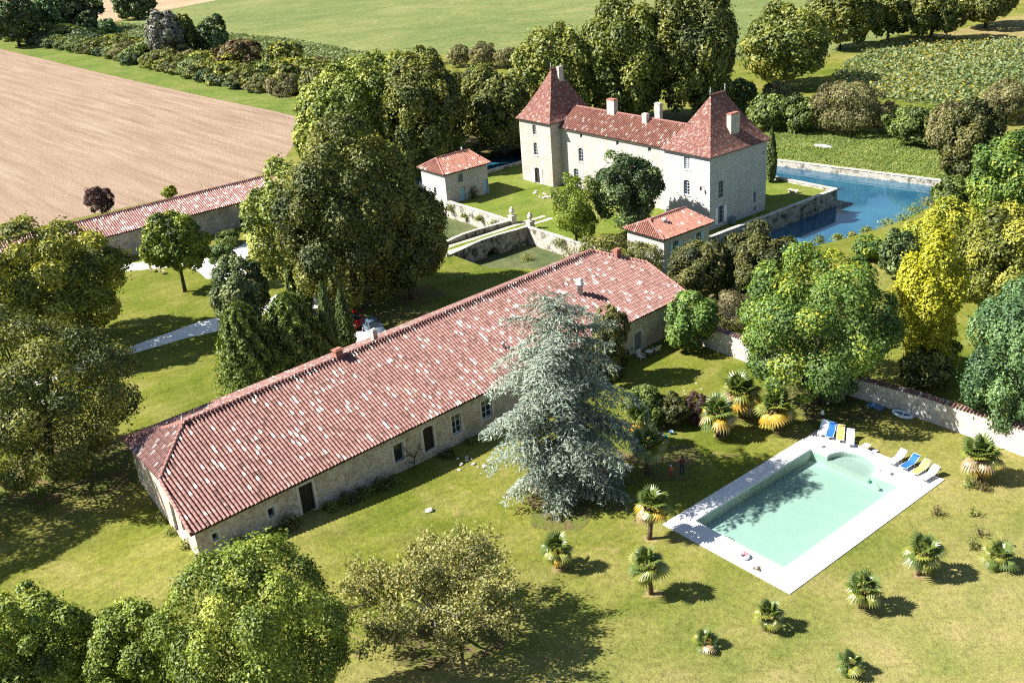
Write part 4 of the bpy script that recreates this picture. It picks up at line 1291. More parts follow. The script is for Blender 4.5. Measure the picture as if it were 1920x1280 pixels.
v, f = cdt(lo)
m.mesh([(x, y, -.09) for x, y in v], f)
m.build('water_surface', M['pool_water'], pool)
for lab, x, y in (('small dark skimmer lid on the deck near the left loungers', 17.1, 9.3), ('small dark skimmer lid on the deck near the right loungers', 17.2, 3.2)):
    w0 = P2W(x, y)
    m = MB(); m.box(-.2, .2, -.14, .14, DZ + .005, DZ + .022, bev=.008)
    for k in range(4): m.box(-.16, .16, -.11 + .06 * k, -.08 + .06 * k, DZ + .0225, DZ + .028)
    tag(m.build('skimmer_lid', plain('grey_plastic_lid', (.12, .1, .1), .6), None, (w0[0], w0[1], 0), (0, 0, PROT)), lab, 'lid', 'skimmer lids on the deck')
w0 = P2W(15.3, 3.9)
rob = thing('pool_cleaner', 'small green pool cleaner floating near the round steps', 'pool cleaner', (w0[0], w0[1], -.09), PROT + .5)
m = MB(); m.lathe([(.14, -.05), (.19, 0), (.15, .06), (.06, .1)], 12); m.build('body', plain('green_plastic', (.02, .13, .1), .35), rob)
m = MB(); m.tube([(.1, 0, .03), (.3, .06, .02), (.45, .03, .0)], .022, 6); m.build('hose', plain('dark_hose', (.02, .06, .05), .5), rob)
w0 = (14.87, 57.48)
fl_ = thing('swim_ring', 'pink and white swim ring lying on the pool deck', 'swim ring', (w0[0], w0[1], DZ), .4)
for nm_, mt, a0, a1 in (('white_tube', plain('white_vinyl', (.75, .68, .68), .3), 60, 330), ('pink_tube', plain('pink_vinyl', (.7, .12, .16), .3), -30, 60)):
    m = MB()
    m.tube([(.3 * math.cos(R(a)), .3 * math.sin(R(a)), .13) for a in range(a0, a1 + 1, 10)], .125, 8)
    m.build(nm_, mt, fl_)

# loungers
def lounger(col):
    fab = plain('sling_' + col, {'white': (.66, .68, .7), 'blue': (.02, .11, .36), 'yellow': (.6, .36, .1)}[col], .75, .2, 0, .06, 5)
    lab = {}
    root = thing('sun_lounger', 'lounger', 'lounger')
    m = MB()
    for y in (-.3, .3):
        m.tube([(-.95, y, .32), (.2, y, .32)], .022, 6)
        m.tube([(.2, y, .32), (.86, y, .78)], .022, 6)
        m.tube([(.55, y, .55), (.7, y, .04)], .018, 5)
    m.tube([(-.95, -.3, .32), (-.95, .3, .32)], .022, 6); m.tube([(.86, -.3, .78), (.86, .3, .78)], .022, 6)
    m.build('frame', M['white_frame'], root)
    for x in (-.72, .18):
        for y in (-.3, .3):
            m = MB(); m.tube([(x, y, .32), (x - .08, y * 1.08, 0)], .02, 6); m.build('leg', M['white_frame'], root)
    m = MB()
    for k in range(6):
        a, c = -.93 + 1.11 * k / 6, -.93 + 1.11 * (k + 1) / 6
        s0, s1 = .035 * math.sin(math.pi * k / 6), .035 * math.sin(math.pi * (k + 1) / 6)
        m.mesh([(a, -.285, .33 - s0), (c, -.285, .33 - s1), (c, .285, .33 - s1), (a, .285, .33 - s0), (a, -.285, .315 - s0), (c, -.285, .315 - s1), (c, .285, .315 - s1), (a, .285, .315 - s0)], [(0, 1, 2, 3), (7, 6, 5, 4), (0, 4, 5, 1), (2, 6, 7, 3)])
    m.build('seat_sling', fab, root)
    m = MB()
    dx, dz = .66, .46
    ln = math.hypot(dx, dz); nx_, nz_ = -dz / ln, dx / ln
    for k in range(5):
        a, c = k / 5, (k + 1) / 5
        pa, pc = (.2 + dx * a, .33 + dz * a), (.2 + dx * c, .33 + dz * c)
        m.mesh([(pa[0], -.285, pa[1]), (pc[0], -.285, pc[1]), (pc[0], .285, pc[1]), (pa[0], .285, pa[1]), (pa[0] - nx_ * .015, -.285, pa[1] - nz_ * .015), (pc[0] - nx_ * .015, -.285, pc[1] - nz_ * .015), (pc[0] - nx_ * .015, .285, pc[1] - nz_ * .015), (pa[0] - nx_ * .015, .285, pa[1] - nz_ * .015)], [(0, 1, 2, 3), (7, 6, 5, 4), (0, 4, 5, 1), (2, 6, 7, 3)])
    m.build('back_sling', fab, root)
    m = MB()
    cx, cz = .2 + dx * .86 + nx_ * .05, .33 + dz * .86 + nz_ * .05
    m.tube([(cx, -.26, cz), (cx, -.1, cz + .005), (cx, .1, cz + .005), (cx, .26, cz)], [.06, .075, .075, .06], 8)
    m.build('headrest', fab, root)
    return root
protos = {c: lounger(c) for c in ('white', 'blue', 'yellow')}
used = set()
LG = [('white', (25.91, 74.34), (24.86, 72.43), 'white sun lounger at the left end of the far poolside row'),
      ('blue', (26.35, 73.82), (25.4, 71.95), 'blue sun lounger in the far poolside row'),
      ('yellow', (26.85, 73.28), (26.1, 71.3), 'yellow sun lounger in the far poolside row'),
      ('white', (27.4, 72.5), (26.65, 70.5), 'white sun lounger right of the yellow one in the far row'),
      ('white', (30.28, 68.5), (28.84, 67.5), 'white sun lounger at the left end of the right poolside row'),
      ('blue', (30.95, 67.66), (29.49, 66.69), 'blue sun lounger in the right poolside row'),
      ('yellow', (31.45, 66.75), (30.0, 65.78), 'yellow sun lounger in the right poolside row'),
      ('white', (31.85, 65.9), (30.25, 64.9), 'white sun lounger at the corner of the pool deck')]
for c, h_, ft, lab in LG:
    o = protos[c] if c not in used else copy_tree(protos[c])
    used.add(c)
    o.location = ((h_[0] + ft[0]) / 2, (h_[1] + ft[1]) / 2, DZ)
    o.rotation_euler = (0, 0, math.atan2(h_[1] - ft[1], h_[0] - ft[0]))
    tag(o, lab, 'lounger', 'sun loungers round the pool')

# shower post, little table, float by the wall
sh = thing('garden_shower', 'thin dark outdoor shower post behind the far loungers', 'shower', (25.75, 74.9, 0))
m = MB(); m.tube([(0, 0, -.1), (0, 0, 2.15), (.12, -.1, 2.25), (.3, -.25, 2.2)], .05, 8); m.build('post', M['wood_dark'], sh)
m = MB(); m.lathe([(.12, 2.08), (.12, 2.12), (.03, 2.2)], 10, (.3, -.25)); m.build('shower_head', M['metal'], sh)
m = MB(); m.box(-.09, .09, -.09, .09, .9, 1.3, bev=.02); m.build('mixer_box', M['white_frame'], sh)
st = thing('side_table', 'low white side table on the deck between the lounger rows', 'table', (27.9, 70.2, DZ), PROT)
m = MB(); m.box(-.28, .28, -.28, .28, .36, .4, bev=.01); m.build('table_top', M['white_frame'], st)
for x in (-.22, .22):
    for y in (-.22, .22):
        m = MB(); m.tube([(x, y, .36), (x * 1.15, y * 1.15, 0)], .02, 6); m.build('leg', M['white_frame'], st)
tw = MB()
for k in range(6):
    for j in range(3):
        x0, x1, y0, y1 = -.4 + .13 * k, -.4 + .13 * (k + 1), -.2 + .13 * j, -.2 + .13 * (j + 1)
        zz = lambda x, y: .03 + .03 * math.sin(9 * x + 4 * y) + .02 * math.cos(11 * y)
        tw.face([(x0, y0, zz(x0, y0)), (x1, y0, zz(x1, y0)), (x1, y1, zz(x1, y1)), (x0, y1, zz(x0, y1))], 0, True)
tag(tw.build('towel', plain('grey_towel', (.3, .28, .33), .95), None, (28.35, 69.75, DZ + .02), (0, 0, .4)), 'crumpled grey towel on the deck beside the low white table', 'towel')
rb_ = thing('rubber_boat', 'pale inflatable boat lying against the garden wall', 'inflatable boat', (32.75, 75.1, .02), R(-48))
m = MB()
pts = [(.85 * math.cos(R(a)), .42 * math.sin(R(a)), .15 + .05 * math.cos(R(a)) ** 2) for a in range(0, 361, 15)]
m.tube(pts, .14, 8); m.build('tube', plain('pale_vinyl', (.55, .62, .66), .35), rb_)
m = MB(); m.mesh([(x * .9, y * .9, .05) for x, y, z in pts[:-1]] + [(0, 0, .03)], [(i, (i + 1) % 24, 24) for i in range(24)]); m.build('floor_sheet', plain('blue_vinyl', (.12, .2, .26), .4), rb_)
m = MB(); m.box(-.1, .1, -.3, .3, .14, .2, bev=.02); m.build('seat', plain('white_vinyl_seat', (.6, .6, .6), .4), rb_)
mat_ = MB()
for k in range(5): mat_.box(-.75 + .3 * k, -.47 + .3 * k, -.35, .35, .02, .1, bev=.03)
tag(mat_.build('air_mattress', plain('blue_airbed', (.1, .22, .4), .4), None, (31.1, 77.0, .02), (0, 0, R(-48))), 'blue inflatable mattress leaning by the shaded part of the wall', 'air mattress')

# ================================================================== vegetation
def leaf_mesh(name, P, Nn, S, tint, mat, T=None, aspect=.62, fold=.18, rng=None):
    n = len(P)
    Nn = Nn / (np.linalg.norm(Nn, axis=1, keepdims=True) + 1e-9)
    if T is None: T = rng.normal(size=(n, 3))
    T = T - Nn * (T * Nn).sum(1, keepdims=True)
    T /= (np.linalg.norm(T, axis=1, keepdims=True) + 1e-9)
    Bn = np.cross(Nn, T)
    S = S[:, None]
    asp = aspect if not hasattr(aspect, '__len__') else aspect[:, None]
    V = np.empty((n, 4, 3), np.float32)
    V[:, 0] = P - T * S * .5
    V[:, 1] = P + Bn * S * asp * .5 + Nn * S * fold - T * S * .05
    V[:, 2] = P + T * S * .5
    V[:, 3] = P - Bn * S * asp * .5 + Nn * S * fold - T * S * .05
    base = (np.arange(n, dtype=np.int32) * 4)[:, None]
    L = (base + np.array([0, 1, 2, 0, 2, 3], np.int32)).reshape(-1)
    me = bpy.data.meshes.new(name)
    me.vertices.add(n * 4); me.vertices.foreach_set('co', V.reshape(-1))
    me.loops.add(n * 6); me.loops.foreach_set('vertex_index', L)
    me.polygons.add(n * 2)
    me.polygons.foreach_set('loop_start', np.arange(n * 2, dtype=np.int32) * 3)
    me.polygons.foreach_set('loop_total', np.full(n * 2, 3, np.int32))
    me.update(calc_edges=True)
    a = me.attributes.new('tint', 'FLOAT', 'FACE')
    a.data.foreach_set('value', np.repeat(np.clip(tint, 0, 1), 2).astype(np.float32))
    me.materials.append(mat)
    return me

def sph(rng, n):
    v = rng.normal(size=(n, 3))
    return v / np.linalg.norm(v, axis=1, keepdims=True)

# style: leaf size, cover (leaf area per crown surface), lobes, lobe radius, depth, up-bias, aspect
STYLE = dict(
    default=(.42, 2.6, 46, .30, .55), walnut=(.4, 2.6, 60, .25, .55), olive=(.40, 2.6, 60, .26, .5), dark_olive=(.36, 2.8, 70, .25, .5),
    lime=(.46, 2.7, 60, .26, .5), chestnut=(.46, 2.7, 60, .27, .5), plane=(.52, 2.5, 60, .28, .6), acacia=(.36, 2.7, 64, .25, .55),
    gold=(.32, 2.4, 40, .28, .6), gold_green=(.3, 2.6, 30, .32, .6), yew=(.30, 3.0, 50, .24, .5), laurel=(.34, 2.6, 48, .27, .5),
    fig=(.42, 2.4, 30, .3, .5), bluegreen=(.34, 2.8, 60, .26, .5), twiggy=(.22, 1.1, 30, .3, .7), bamboo=(.34, 2.0, 30, .34, .6),
    pinnate=(.34, 2.0, 26, .34, .7), clipped=(.2, 3.2, 24, .3, .25), magnolia=(.42, 2.6, 44, .28, .5), purple=(.26, 2.8, 28, .3, .5),
    silver=(.5, 2.6, 40, .26, .5), poplar=(.55, 2.6, 40, .28, .5), rust=(.5, 2.6, 36, .3, .5), scrub=(.34, 2.4, 36, .3, .6), hedge_green=(.4, 2.6, 34, .3, .55))

def crown_mesh(name, sp, r, rz, seed, cover=1.0, dist=110.0):
    rng = np.random.default_rng(seed * 7 + 3)
    ls, cov, nl, lr, dep = STYLE.get(sp, STYLE['default'])
    ls = min(1.2, max(.18, dist * .0029)) * (ls / .4) ** .6     # nearer trees get finer leaves
    if r > 6: nl = int(nl * 1.4); lr *= .86
    # lobes spread over the ellipsoid, fewer underneath
    g = np.arange(nl) + .5
    z = 1 - 1.84 * g / nl
    th = math.pi * (1 + 5 ** .5) * g
    q = np.sqrt(np.maximum(0, 1 - z * z))
    D = np.stack([q * np.cos(th), q * np.sin(th), z], 1) + rng.normal(0, .16, (nl, 3))
    D /= np.linalg.norm(D, axis=1, keepdims=True)
    LRs = lr * rng.uniform(.6, 1.4, nl)
    rad = (1 - LRs * .85) * rng.uniform(.82, 1.1, nl)
    ph = rng.uniform(0, 6.28, 6)
    rad *= 1 + .09 * np.sin(D[:, 0] * 3.1 + ph[0]) + .09 * np.sin(D[:, 1] * 3.3 + ph[1]) + .07 * np.sin(D[:, 2] * 4 + ph[2] + D[:, 0] * 2)
    Cn = D * rad[:, None]                                # in unit ellipsoid space
    ltint = rng.normal(0, .16, nl)
    area = 4 * math.pi * ((2 * (r * rz) ** 1.6 + (r * r) ** 1.6) / 3) ** (1 / 1.6)
    n = int(np.clip(area * cov * cover * 1.7 / (ls * ls * .42), 800, 64000))
    w_ = LRs ** 2; w_ /= w_.sum()
    k = rng.choice(nl, n, p=w_)
    v = rng.normal(size=(n, 3)) + D[k] * 1.1 + np.array([0, 0, .25])
    v /= np.linalg.norm(v, axis=1, keepdims=True)
    sub = 1 + .16 * np.sin(v[:, 0] * 7 + k) * np.sin(v[:, 1] * 7 + 2 * k) * np.sin(v[:, 2] * 7)
    rr = LRs[k] * sub * (1 - dep * rng.random(n) ** 2.2 * .75 + rng.normal(0, .05, n) + (rng.random(n) < .06) * rng.uniform(.05, .4, n))
    Pn = Cn[k] + v * rr[:, None]
    # nothing grows in the crevices where one lobe runs into the next
    dm = np.linalg.norm(Pn[:, None, :] - Cn[None], axis=2) / LRs[None]
    dm[np.arange(n), k] = 9
    ok = dm.min(1) > .78
    Pn, v, k = Pn[ok], v[ok], k[ok]
    n = len(Pn)
    # a fraction of leaves inside, so the crown is not hollow
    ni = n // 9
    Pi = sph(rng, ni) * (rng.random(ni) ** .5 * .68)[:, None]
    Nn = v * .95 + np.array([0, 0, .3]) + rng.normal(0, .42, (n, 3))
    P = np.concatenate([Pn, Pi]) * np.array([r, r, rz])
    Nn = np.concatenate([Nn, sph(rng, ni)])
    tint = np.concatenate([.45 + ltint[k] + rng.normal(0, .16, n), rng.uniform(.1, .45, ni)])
    keep = P[:, 2] > -rz * .99
    P, Nn, tint = P[keep], Nn[keep], tint[keep]
    S = ls * rng.uniform(.6, 1.35, len(P))
    T = None
    asp = .62
    if sp in ('bamboo', 'pinnate', 'scrub', 'twiggy'):
        T = rng.normal(0, .6, (len(P), 3)) + np.array([0, 0, .9]) + P / r * .6
        asp = .35
    if sp == 'purple':
        T = P / r + rng.normal(0, .4, (len(P), 3)); asp = .4
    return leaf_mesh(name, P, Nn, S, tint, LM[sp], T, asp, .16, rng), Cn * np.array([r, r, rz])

def trunk_mesh(lobes, r, rz, cz, gz, seed, mat='bark', thick=None, limbs=9):
    """tapered trunk with limbs up into the crown; local z = 0 is the ground"""
    rn_ = random.Random(seed)
    m = MB()
    R0 = thick or max(.08, r * .055)
    top = cz - gz
    pts = [(0, 0, -.3), (rn_.uniform(-.1, .1) * r * .2, rn_.uniform(-.1, .1) * r * .2, top * .35), (rn_.uniform(-.1, .1) * r * .4, rn_.uniform(-.1, .1) * r * .4, top * .75), (0, 0, top + rz * .35)]
    m.tube(pts, [R0 * 1.35, R0, R0 * .75, R0 * .3], 8)
    idx = list(range(len(lobes)))
    rn_.shuffle(idx)
    for k in idx[:limbs]:
        e_ = Vector(lobes[k]) * .9 + Vector((0, 0, top))
        h0 = top * rn_.uniform(.35, .8)
        s_ = Vector((0, 0, h0))
        mid = s_.lerp(e_, .5) + Vector((0, 0, -.06 * r))
        m.tube([s_, mid, e_], [R0 * .5, R0 * .32, R0 * .1], 5, caps=False)
    return m.data('trunk', M[mat])

GROUPS = {'scrub': 'scrub bushes', 'hedge_green': 'hedge bushes'}
def tree(sp, label, x, y, gz, cz, r, rz, seed):
    low = cz - rz - gz < .15
    nm_ = {'yew': 'yew_tree', 'fig': 'fig_bush', 'gold': 'golden_tree', 'silver': 'silver_tree', 'purple': 'purple_tree', 'clipped': 'clipped_bush', 'bamboo': 'feathery_bush', 'scrub': 'scrub_bush', 'hedge_green': 'hedge_bush', 'rust': 'rusty_bush', 'twiggy': 'twiggy_bush', 'magnolia': 'magnolia_tree', 'chestnut': 'chestnut_tree', 'plane': 'plane_tree', 'lime': 'lime_tree', 'walnut': 'walnut_tree', 'acacia': 'acacia_tree', 'laurel': 'laurel_tree'}.get(sp, 'tree')
    if low and nm_.endswith('tree') and rz < 3.5: nm_ = nm_.replace('tree', 'shrub')
    base = -1.6 if sp == 'bamboo' else gz
    t_ = thing(nm_, label, 'bush' if (low and rz < 4) else 'tree', (x, y, base), (seed * 1.7) % 6.28)
    me, lobes = crown_mesh('crown', sp, r, rz, seed, .45 if seed == 120 else 1.0, math.sqrt(x * x + y * y + 44 ** 2))
    add('crown', me, t_, (0, 0, cz - base))
    add('trunk', trunk_mesh(lobes, r, rz, cz, base, seed, 'bark_grey' if sp in ('silver', 'twiggy', 'scrub', 'plane') else 'bark', limbs=26 if sp == 'twiggy' else 9), t_)
    return t_

TREES = [
    ('olive', 'big yellow-green tree at the left edge, above the darker one', -49.78, 103.8, 0.0, 8.01, 8.25, 6.52, 1),
    ('dark_olive', 'huge dark round tree at the left edge beside the barn corner', -39.89, 76.05, 0.0, 7.76, 8.08, 7.12, 2),
    ('walnut', 'leafy green tree in the bottom left corner', -28.0, 45.64, 1.4, 6.58, 3.38, 3.7, 3),
    ('walnut', 'small leafy tree at the bottom edge between two larger ones', -22.56, 45.0, 1.4, 5.95, 2.78, 3.3, 4),
    ('walnut', 'large bright green tree in front of the barn corner', -14.78, 42.66, 1.4, 8.75, 4.64, 5.71, 5),
    ('lime', 'light green broad tree at the left of the central clump', -24.82, 115.25, 0.0, 8.46, 5.42, 7.5, 6),
    ('chestnut', 'tall olive tree in the middle of the central clump', -17.4, 109.48, 0.0, 10.85, 7.83, 9.72, 7),
    ('chestnut', 'dark chestnut tree at the right of the central clump, near the bridge', -11.34, 111.58, 0.0, 7.75, 5.34, 6.83, 8),
    ('lime', 'pale yellow-green tree next to the ploughed field', -25.7, 173.66, 0.0, 9.68, 8.14, 8.45, 9),
    ('lime', 'yellow-green tree behind the pale one by the field', -21.85, 184.8, 0.0, 9.87, 8.48, 8.62, 10),
    ('chestnut', 'round olive tree left of the small house with red roof', -11.4, 170.12, 0.0, 10.42, 7.11, 9.41, 11),
    ('chestnut', 'olive tree between the round one and the castle tower', -2.3, 184.95, 0.0, 7.64, 6.73, 6.92, 12),
    ('plane', 'tall tree behind the left castle tower', 10.66, 191.85, 0.0, 10.18, 7.62, 9.28, 13),
    ('plane', 'tallest yellowish tree behind the castle roof', 25.58, 193.1, 0.0, 12.21, 8.33, 11.16, 14),
    ('chestnut', 'tall dark tree behind the right castle tower', 38.17, 191.92, 0.0, 14.18, 8.1, 13.0, 15),
    ('plane', 'bright green tree standing alone behind the right castle tower', 61.58, 214.2, 0.0, 8.8, 9.23, 7.44, 16),
    ('chestnut', 'dark tree at the left of the wood in the top right corner', 86.43, 254.6, 0.0, 9.43, 8.55, 8.31, 17),
    ('plane', 'yellowish tree in the wood in the top right corner', 100.82, 261.49, 0.0, 7.31, 5.77, 6.33, 18),
    ('chestnut', 'dark tree in the middle of the wood in the top right corner', 108.65, 253.74, 0.0, 9.23, 7.51, 8.12, 19),
    ('chestnut', 'dark tree at the right end of the wood in the top right corner', 129.06, 268.75, 0.0, 7.86, 8.26, 6.84, 20),
    ('acacia', 'large green and yellow tree behind the white garden wall', 26.28, 78.49, 0.0, 7.61, 6.71, 6.33, 21),
    ('gold', 'bright golden yellow tree right of the large green one', 36.91, 81.89, 0.0, 7.74, 3.02, 5.81, 22),
    ('yew', 'dark brownish conifer at the right end of the moat', 66.13, 136.8, 0.0, 6.14, 4.19, 5.71, 23),
    ('acacia', 'bright green tree at the right edge above the moat bank', 63.68, 119.37, 0.0, 6.63, 5.32, 5.61, 24),
    ('gold_green', 'yellow-green small tree on the moat bank', 50.16, 107.49, 0.0, 4.29, 3.24, 3.62, 25),
    ('laurel', 'small dark green tree beside the golden tree', 43.79, 105.55, 0.0, 3.03, 2.05, 2.54, 26),
    ('olive', 'olive green tree at the right edge beside the golden tree', 48.75, 91.82, 0.0, 6.2, 4.61, 5.02, 27),
    ('bluegreen', 'big blue-green tree at the right edge behind the wall', 39.72, 70.37, 0.0, 7.27, 3.98, 6.02, 28),
    ('gold_green', 'low yellow-green tree at the foot of the golden tree', 37.92, 82.48, 0.0, 2.67, 2.48, 2.21, 29),
    ('yew', 'dark yew shrub beside the house with shutters, left one', 20.81, 102.92, 0.0, 3.93, 3.56, 3.66, 30),
    ('yew', 'dark yew shrub right of the one by the house with shutters', 26.77, 102.46, 0.0, 4.36, 3.84, 4.05, 31),
    ('twiggy', 'twiggy half-bare bush between the yews and the fig', 22.5, 95.09, 0.0, 2.47, 2.21, 2.3, 32),
    ('fig', 'broad-leaved fig bush against the right end of the barn', 17.78, 91.55, 0.0, 3.21, 2.7, 2.99, 33),
    ('bamboo', 'feathery olive bush behind the barn ridge', 12.2, 114.88, 0.0, 2.55, 3.13, 2.38, 34),
    ('bamboo', 'lighter bush between the barn chimney and the house with shutters', 16.01, 112.91, 0.0, 2.15, 2.44, 2.0, 35),
    ('pinnate', 'light upright tree in front of the castle wing', 9.52, 126.77, 0.0, 5.52, 2.64, 4.02, 36),
    ('laurel', 'dark glossy round tree in front of the castle wing', 16.68, 128.34, 0.0, 5.83, 4.61, 4.68, 37),
    ('pinnate', 'low bright shrub at the foot of the two castle trees', 10.68, 127.23, 0.0, 2.49, 1.95, 2.13, 38),
    ('walnut', 'slender tree on the lawn before the left long shed', -40.53, 120.16, 0.0, 6.33, 3.61, 3.84, 39),
    ('clipped', 'round clipped green bush beside the white gravel path', -37.58, 128.54, 0.0, 1.64, 1.75, 1.53, 40),
    ('magnolia', 'dark rounded tree beside the white gravel path', -29.34, 104.16, 0.0, 4.96, 3.42, 4.15, 41),
    ('purple', 'round dark purple tree beside the ploughed field', -63.06, 156.68, 0.0, 3.16, 2.11, 2.19, 42),
    ('gold_green', 'tiny yellow-green round tree behind the left long shed', -54.17, 163.66, 0.0, 1.54, 1.1, 1.06, 43),
    ('silver', 'silver-grey tree in the field hedge', -99.45, 329.86, 0.0, 8.14, 6.17, 7.11, 44),
    ('chestnut', 'dark half of the twin tree beside the silver one in the hedge', -94.53, 331.57, 0.0, 7.53, 4.19, 6.54, 45),
    ('poplar', 'dark green pointed tree right of the silver one in the hedge', -86.45, 331.65, 0.0, 6.56, 4.74, 5.92, 46),
    ('rust', 'rusty brown bush in the field hedge', -69.35, 292.2, 0.0, 5.16, 6.63, 4.8, 47),
    ('olive', 'olive brown bush at the right end of the field hedge', -55.1, 281.28, 0.0, 4.78, 5.53, 4.44, 48),
    ('poplar', 'dark tree at the left end of the field hedge', -178.36, 405.31, 0.0, 10.88, 9.84, 9.84, 49),
    ('bluegreen', 'grey-green tree second from the left end of the field hedge', -173.18, 424.17, 0.0, 10.31, 7.84, 9.31, 50),
    ('poplar', 'dark green tree third from the left end of the field hedge', -164.44, 431.89, 0.0, 9.08, 10.18, 8.17, 51),
    ('poplar', 'dark round bush in front of the dark trees of the field hedge', -157.7, 421.65, 0.0, 4.84, 4.6, 4.5, 52),
    ('bluegreen', 'small grey-green bush right of the dark round one in the hedge', -149.36, 420.23, 0.0, 3.25, 3.81, 3.02, 53),
    ('poplar', 'dark tree alone between the tan and green fields', -154.49, 475.25, 0.0, 7.82, 9.75, 7.0, 54),
    ('scrub', 'brown grey bush at the edge of the meadow, left one', -7.74, 275.6, 0.0, 2.81, 3.08, 2.61, 55),
    ('scrub', 'brown grey bush at the edge of the meadow, middle one', -1.6, 270.11, 0.0, 3.16, 3.86, 2.94, 56),
    ('scrub', 'brown grey bush at the edge of the meadow, right one', 4.19, 267.37, 0.0, 2.71, 3.51, 2.52, 57),
    ('scrub', 'grey scrub bush at the right end of the crop strip', -43.45, 273.81, 0.0, 2.75, 4.24, 2.56, 58),
    ('yew', 'olive conifer behind the blue cedar, against the barn', 8.91, 85.82, 0.0, 3.87, 1.95, 3.6, 59),
    ('hedge_green', 'green bush at the left end of the moat hedge', 47.99, 198.02, 0.0, 2.92, 3.48, 2.72, 60),
    ('hedge_green', 'broad green bush in the moat hedge beside the right tower', 48.75, 179.11, 0.0, 3.27, 3.83, 3.04, 61),
    ('scrub', 'brownish bush behind the moat hedge beside the right tower', 53.93, 190.68, 0.0, 3.13, 3.5, 2.91, 62),
    ('hedge_green', 'green bush left of the big brown one in the moat hedge', 53.72, 176.0, 0.0, 3.23, 3.6, 3.0, 63),
    ('scrub', 'big round brown bush in the moat hedge', 60.21, 172.23, 0.0, 4.81, 5.72, 4.47, 64),
    ('hedge_green', 'green bush right of the big brown one in the moat hedge', 68.18, 161.83, 0.0, 3.22, 4.54, 3.0, 65),
    ('scrub', 'grey twiggy bush at the right end of the moat hedge', 69.54, 153.77, 0.0, 4.33, 3.06, 4.03, 66),
    ('scrub', 'small grey-brown bush between two bigger ones in the moat hedge', 66.79, 170.41, 0.0, 2.69, 2.95, 2.51, 67),
    ('scrub', 'brown bush at the right edge above the dark conifer', 87.11, 171.31, 0.0, 3.59, 4.23, 3.34, 68),
    ('hedge_green', 'dark shrub in the cedar shade, nearest the cedar', 11.02, 77.28, 0.0, 1.98, 1.76, 1.84, 69),
    ('yew', 'dark shrub in the cedar shade, in the middle', 13.43, 76.93, 0.0, 1.42, 1.61, 1.32, 70),
    ('purple', 'reddish dark shrub left of the three palms', 15.5, 76.84, 0.0, 1.41, 1.18, 1.32, 71),
    ('laurel', 'dark shrub under the large green tree behind the wall', 27.46, 79.23, 0.0, 1.58, 2.19, 1.47, 72),
    ('olive', 'small bush on the left lawn against the shed wall', -46.41, 131.71, 0.0, 0.93, 1.01, 0.86, 73),
    ('hedge_green', 'small dark bush at the foot of the shed wall', -38.9, 137.67, 0.0, 1.11, 1.82, 1.03, 74),
    ('chestnut', 'dark rounded tree between the olive tree and the castle tower', 1.39, 178.72, 0.0, 7.18, 5.23, 6.58, 80),
    ('chestnut', 'dark low tree at the foot of the tall trees behind the castle wing', 25.93, 193.17, 0.0, 6.15, 5.63, 5.72, 81),  # added to fill the shadow beneath these trees with dark foliage
    ('hedge_green', 'green bush behind the right castle tower chimney', 40.61, 190.78, 0.0, 4.78, 3.72, 4.44, 82),  # second added filler where the ground under the crowns lies in shadow
    ('lime', 'pale low tree at the edge of the ploughed field', -29.25, 172.41, 0.0, 6.42, 4.56, 5.97, 83),
    ('gold_green', 'low yellow-green shrub beside the moat bank tree', 48.97, 111.96, 0.0, 2.42, 2.19, 2.25, 75),
    ('hedge_green', 'green shrub at the head of the right moat bank', 58.54, 126.68, 0.0, 2.63, 2.27, 2.45, 76),
    ('acacia', 'light green shrub between the golden tree and the moat bank', 43.05, 111.96, 0.0, 1.5, 1.9, 1.4, 77),
    ('olive', 'olive shrub at the foot of the tree at the right edge', 46.68, 99.27, 0.0, 2.6, 1.97, 2.42, 78),
    ('chestnut', 'dark shrub in the shade behind the wall, right of the big tree', 36.56, 79.56, 0.0, 1.92, 2.2, 1.78, 79),
    ('dark_olive', 'dark tree beyond the left edge, casting shade on the lawn', -53.5, 67.0, 0.9, 8.4, 7.2, 7.0, 120),
]

for row in TREES: tree(*row)

# the low field hedge, bush by bush
ORD = ['leftmost', 'second', 'third', 'fourth', 'fifth', 'sixth', 'seventh', 'eighth', 'ninth', 'tenth', 'eleventh', 'twelfth', 'thirteenth', 'fourteenth', 'fifteenth', 'sixteenth', 'seventeenth', 'eighteenth', 'nineteenth', 'twentieth', 'twenty-first', 'twenty-second', 'twenty-third', 'twenty-fourth', 'twenty-fifth', 'twenty-sixth', 'twenty-seventh', 'twenty-eighth', 'twenty-ninth', 'thirtieth']
hedge_var = []
for i, sp in enumerate(('hedge_green', 'dark_olive', 'scrub', 'hedge_green', 'poplar', 'olive')):
    hedge_var.append(crown_mesh('crown', sp, 5.4, 3.0, 200 + i, .9, 290))
LINE = [(-206, 452), (-160.9, 398), (-127.8, 358), (-99.2, 320.5), (-75.2, 287.5), (-59.7, 267.5), (-45, 251)]
def along(line, d):
    for (xa, ya), (xb, yb) in zip(line[:-1], line[1:]):
        L = math.hypot(xb - xa, yb - ya)
        if d <= L: return xa + (xb - xa) * d / L, ya + (yb - ya) * d / L, (xb - xa) / L, (yb - ya) / L
        d -= L
    return None
rn = random.Random(11)
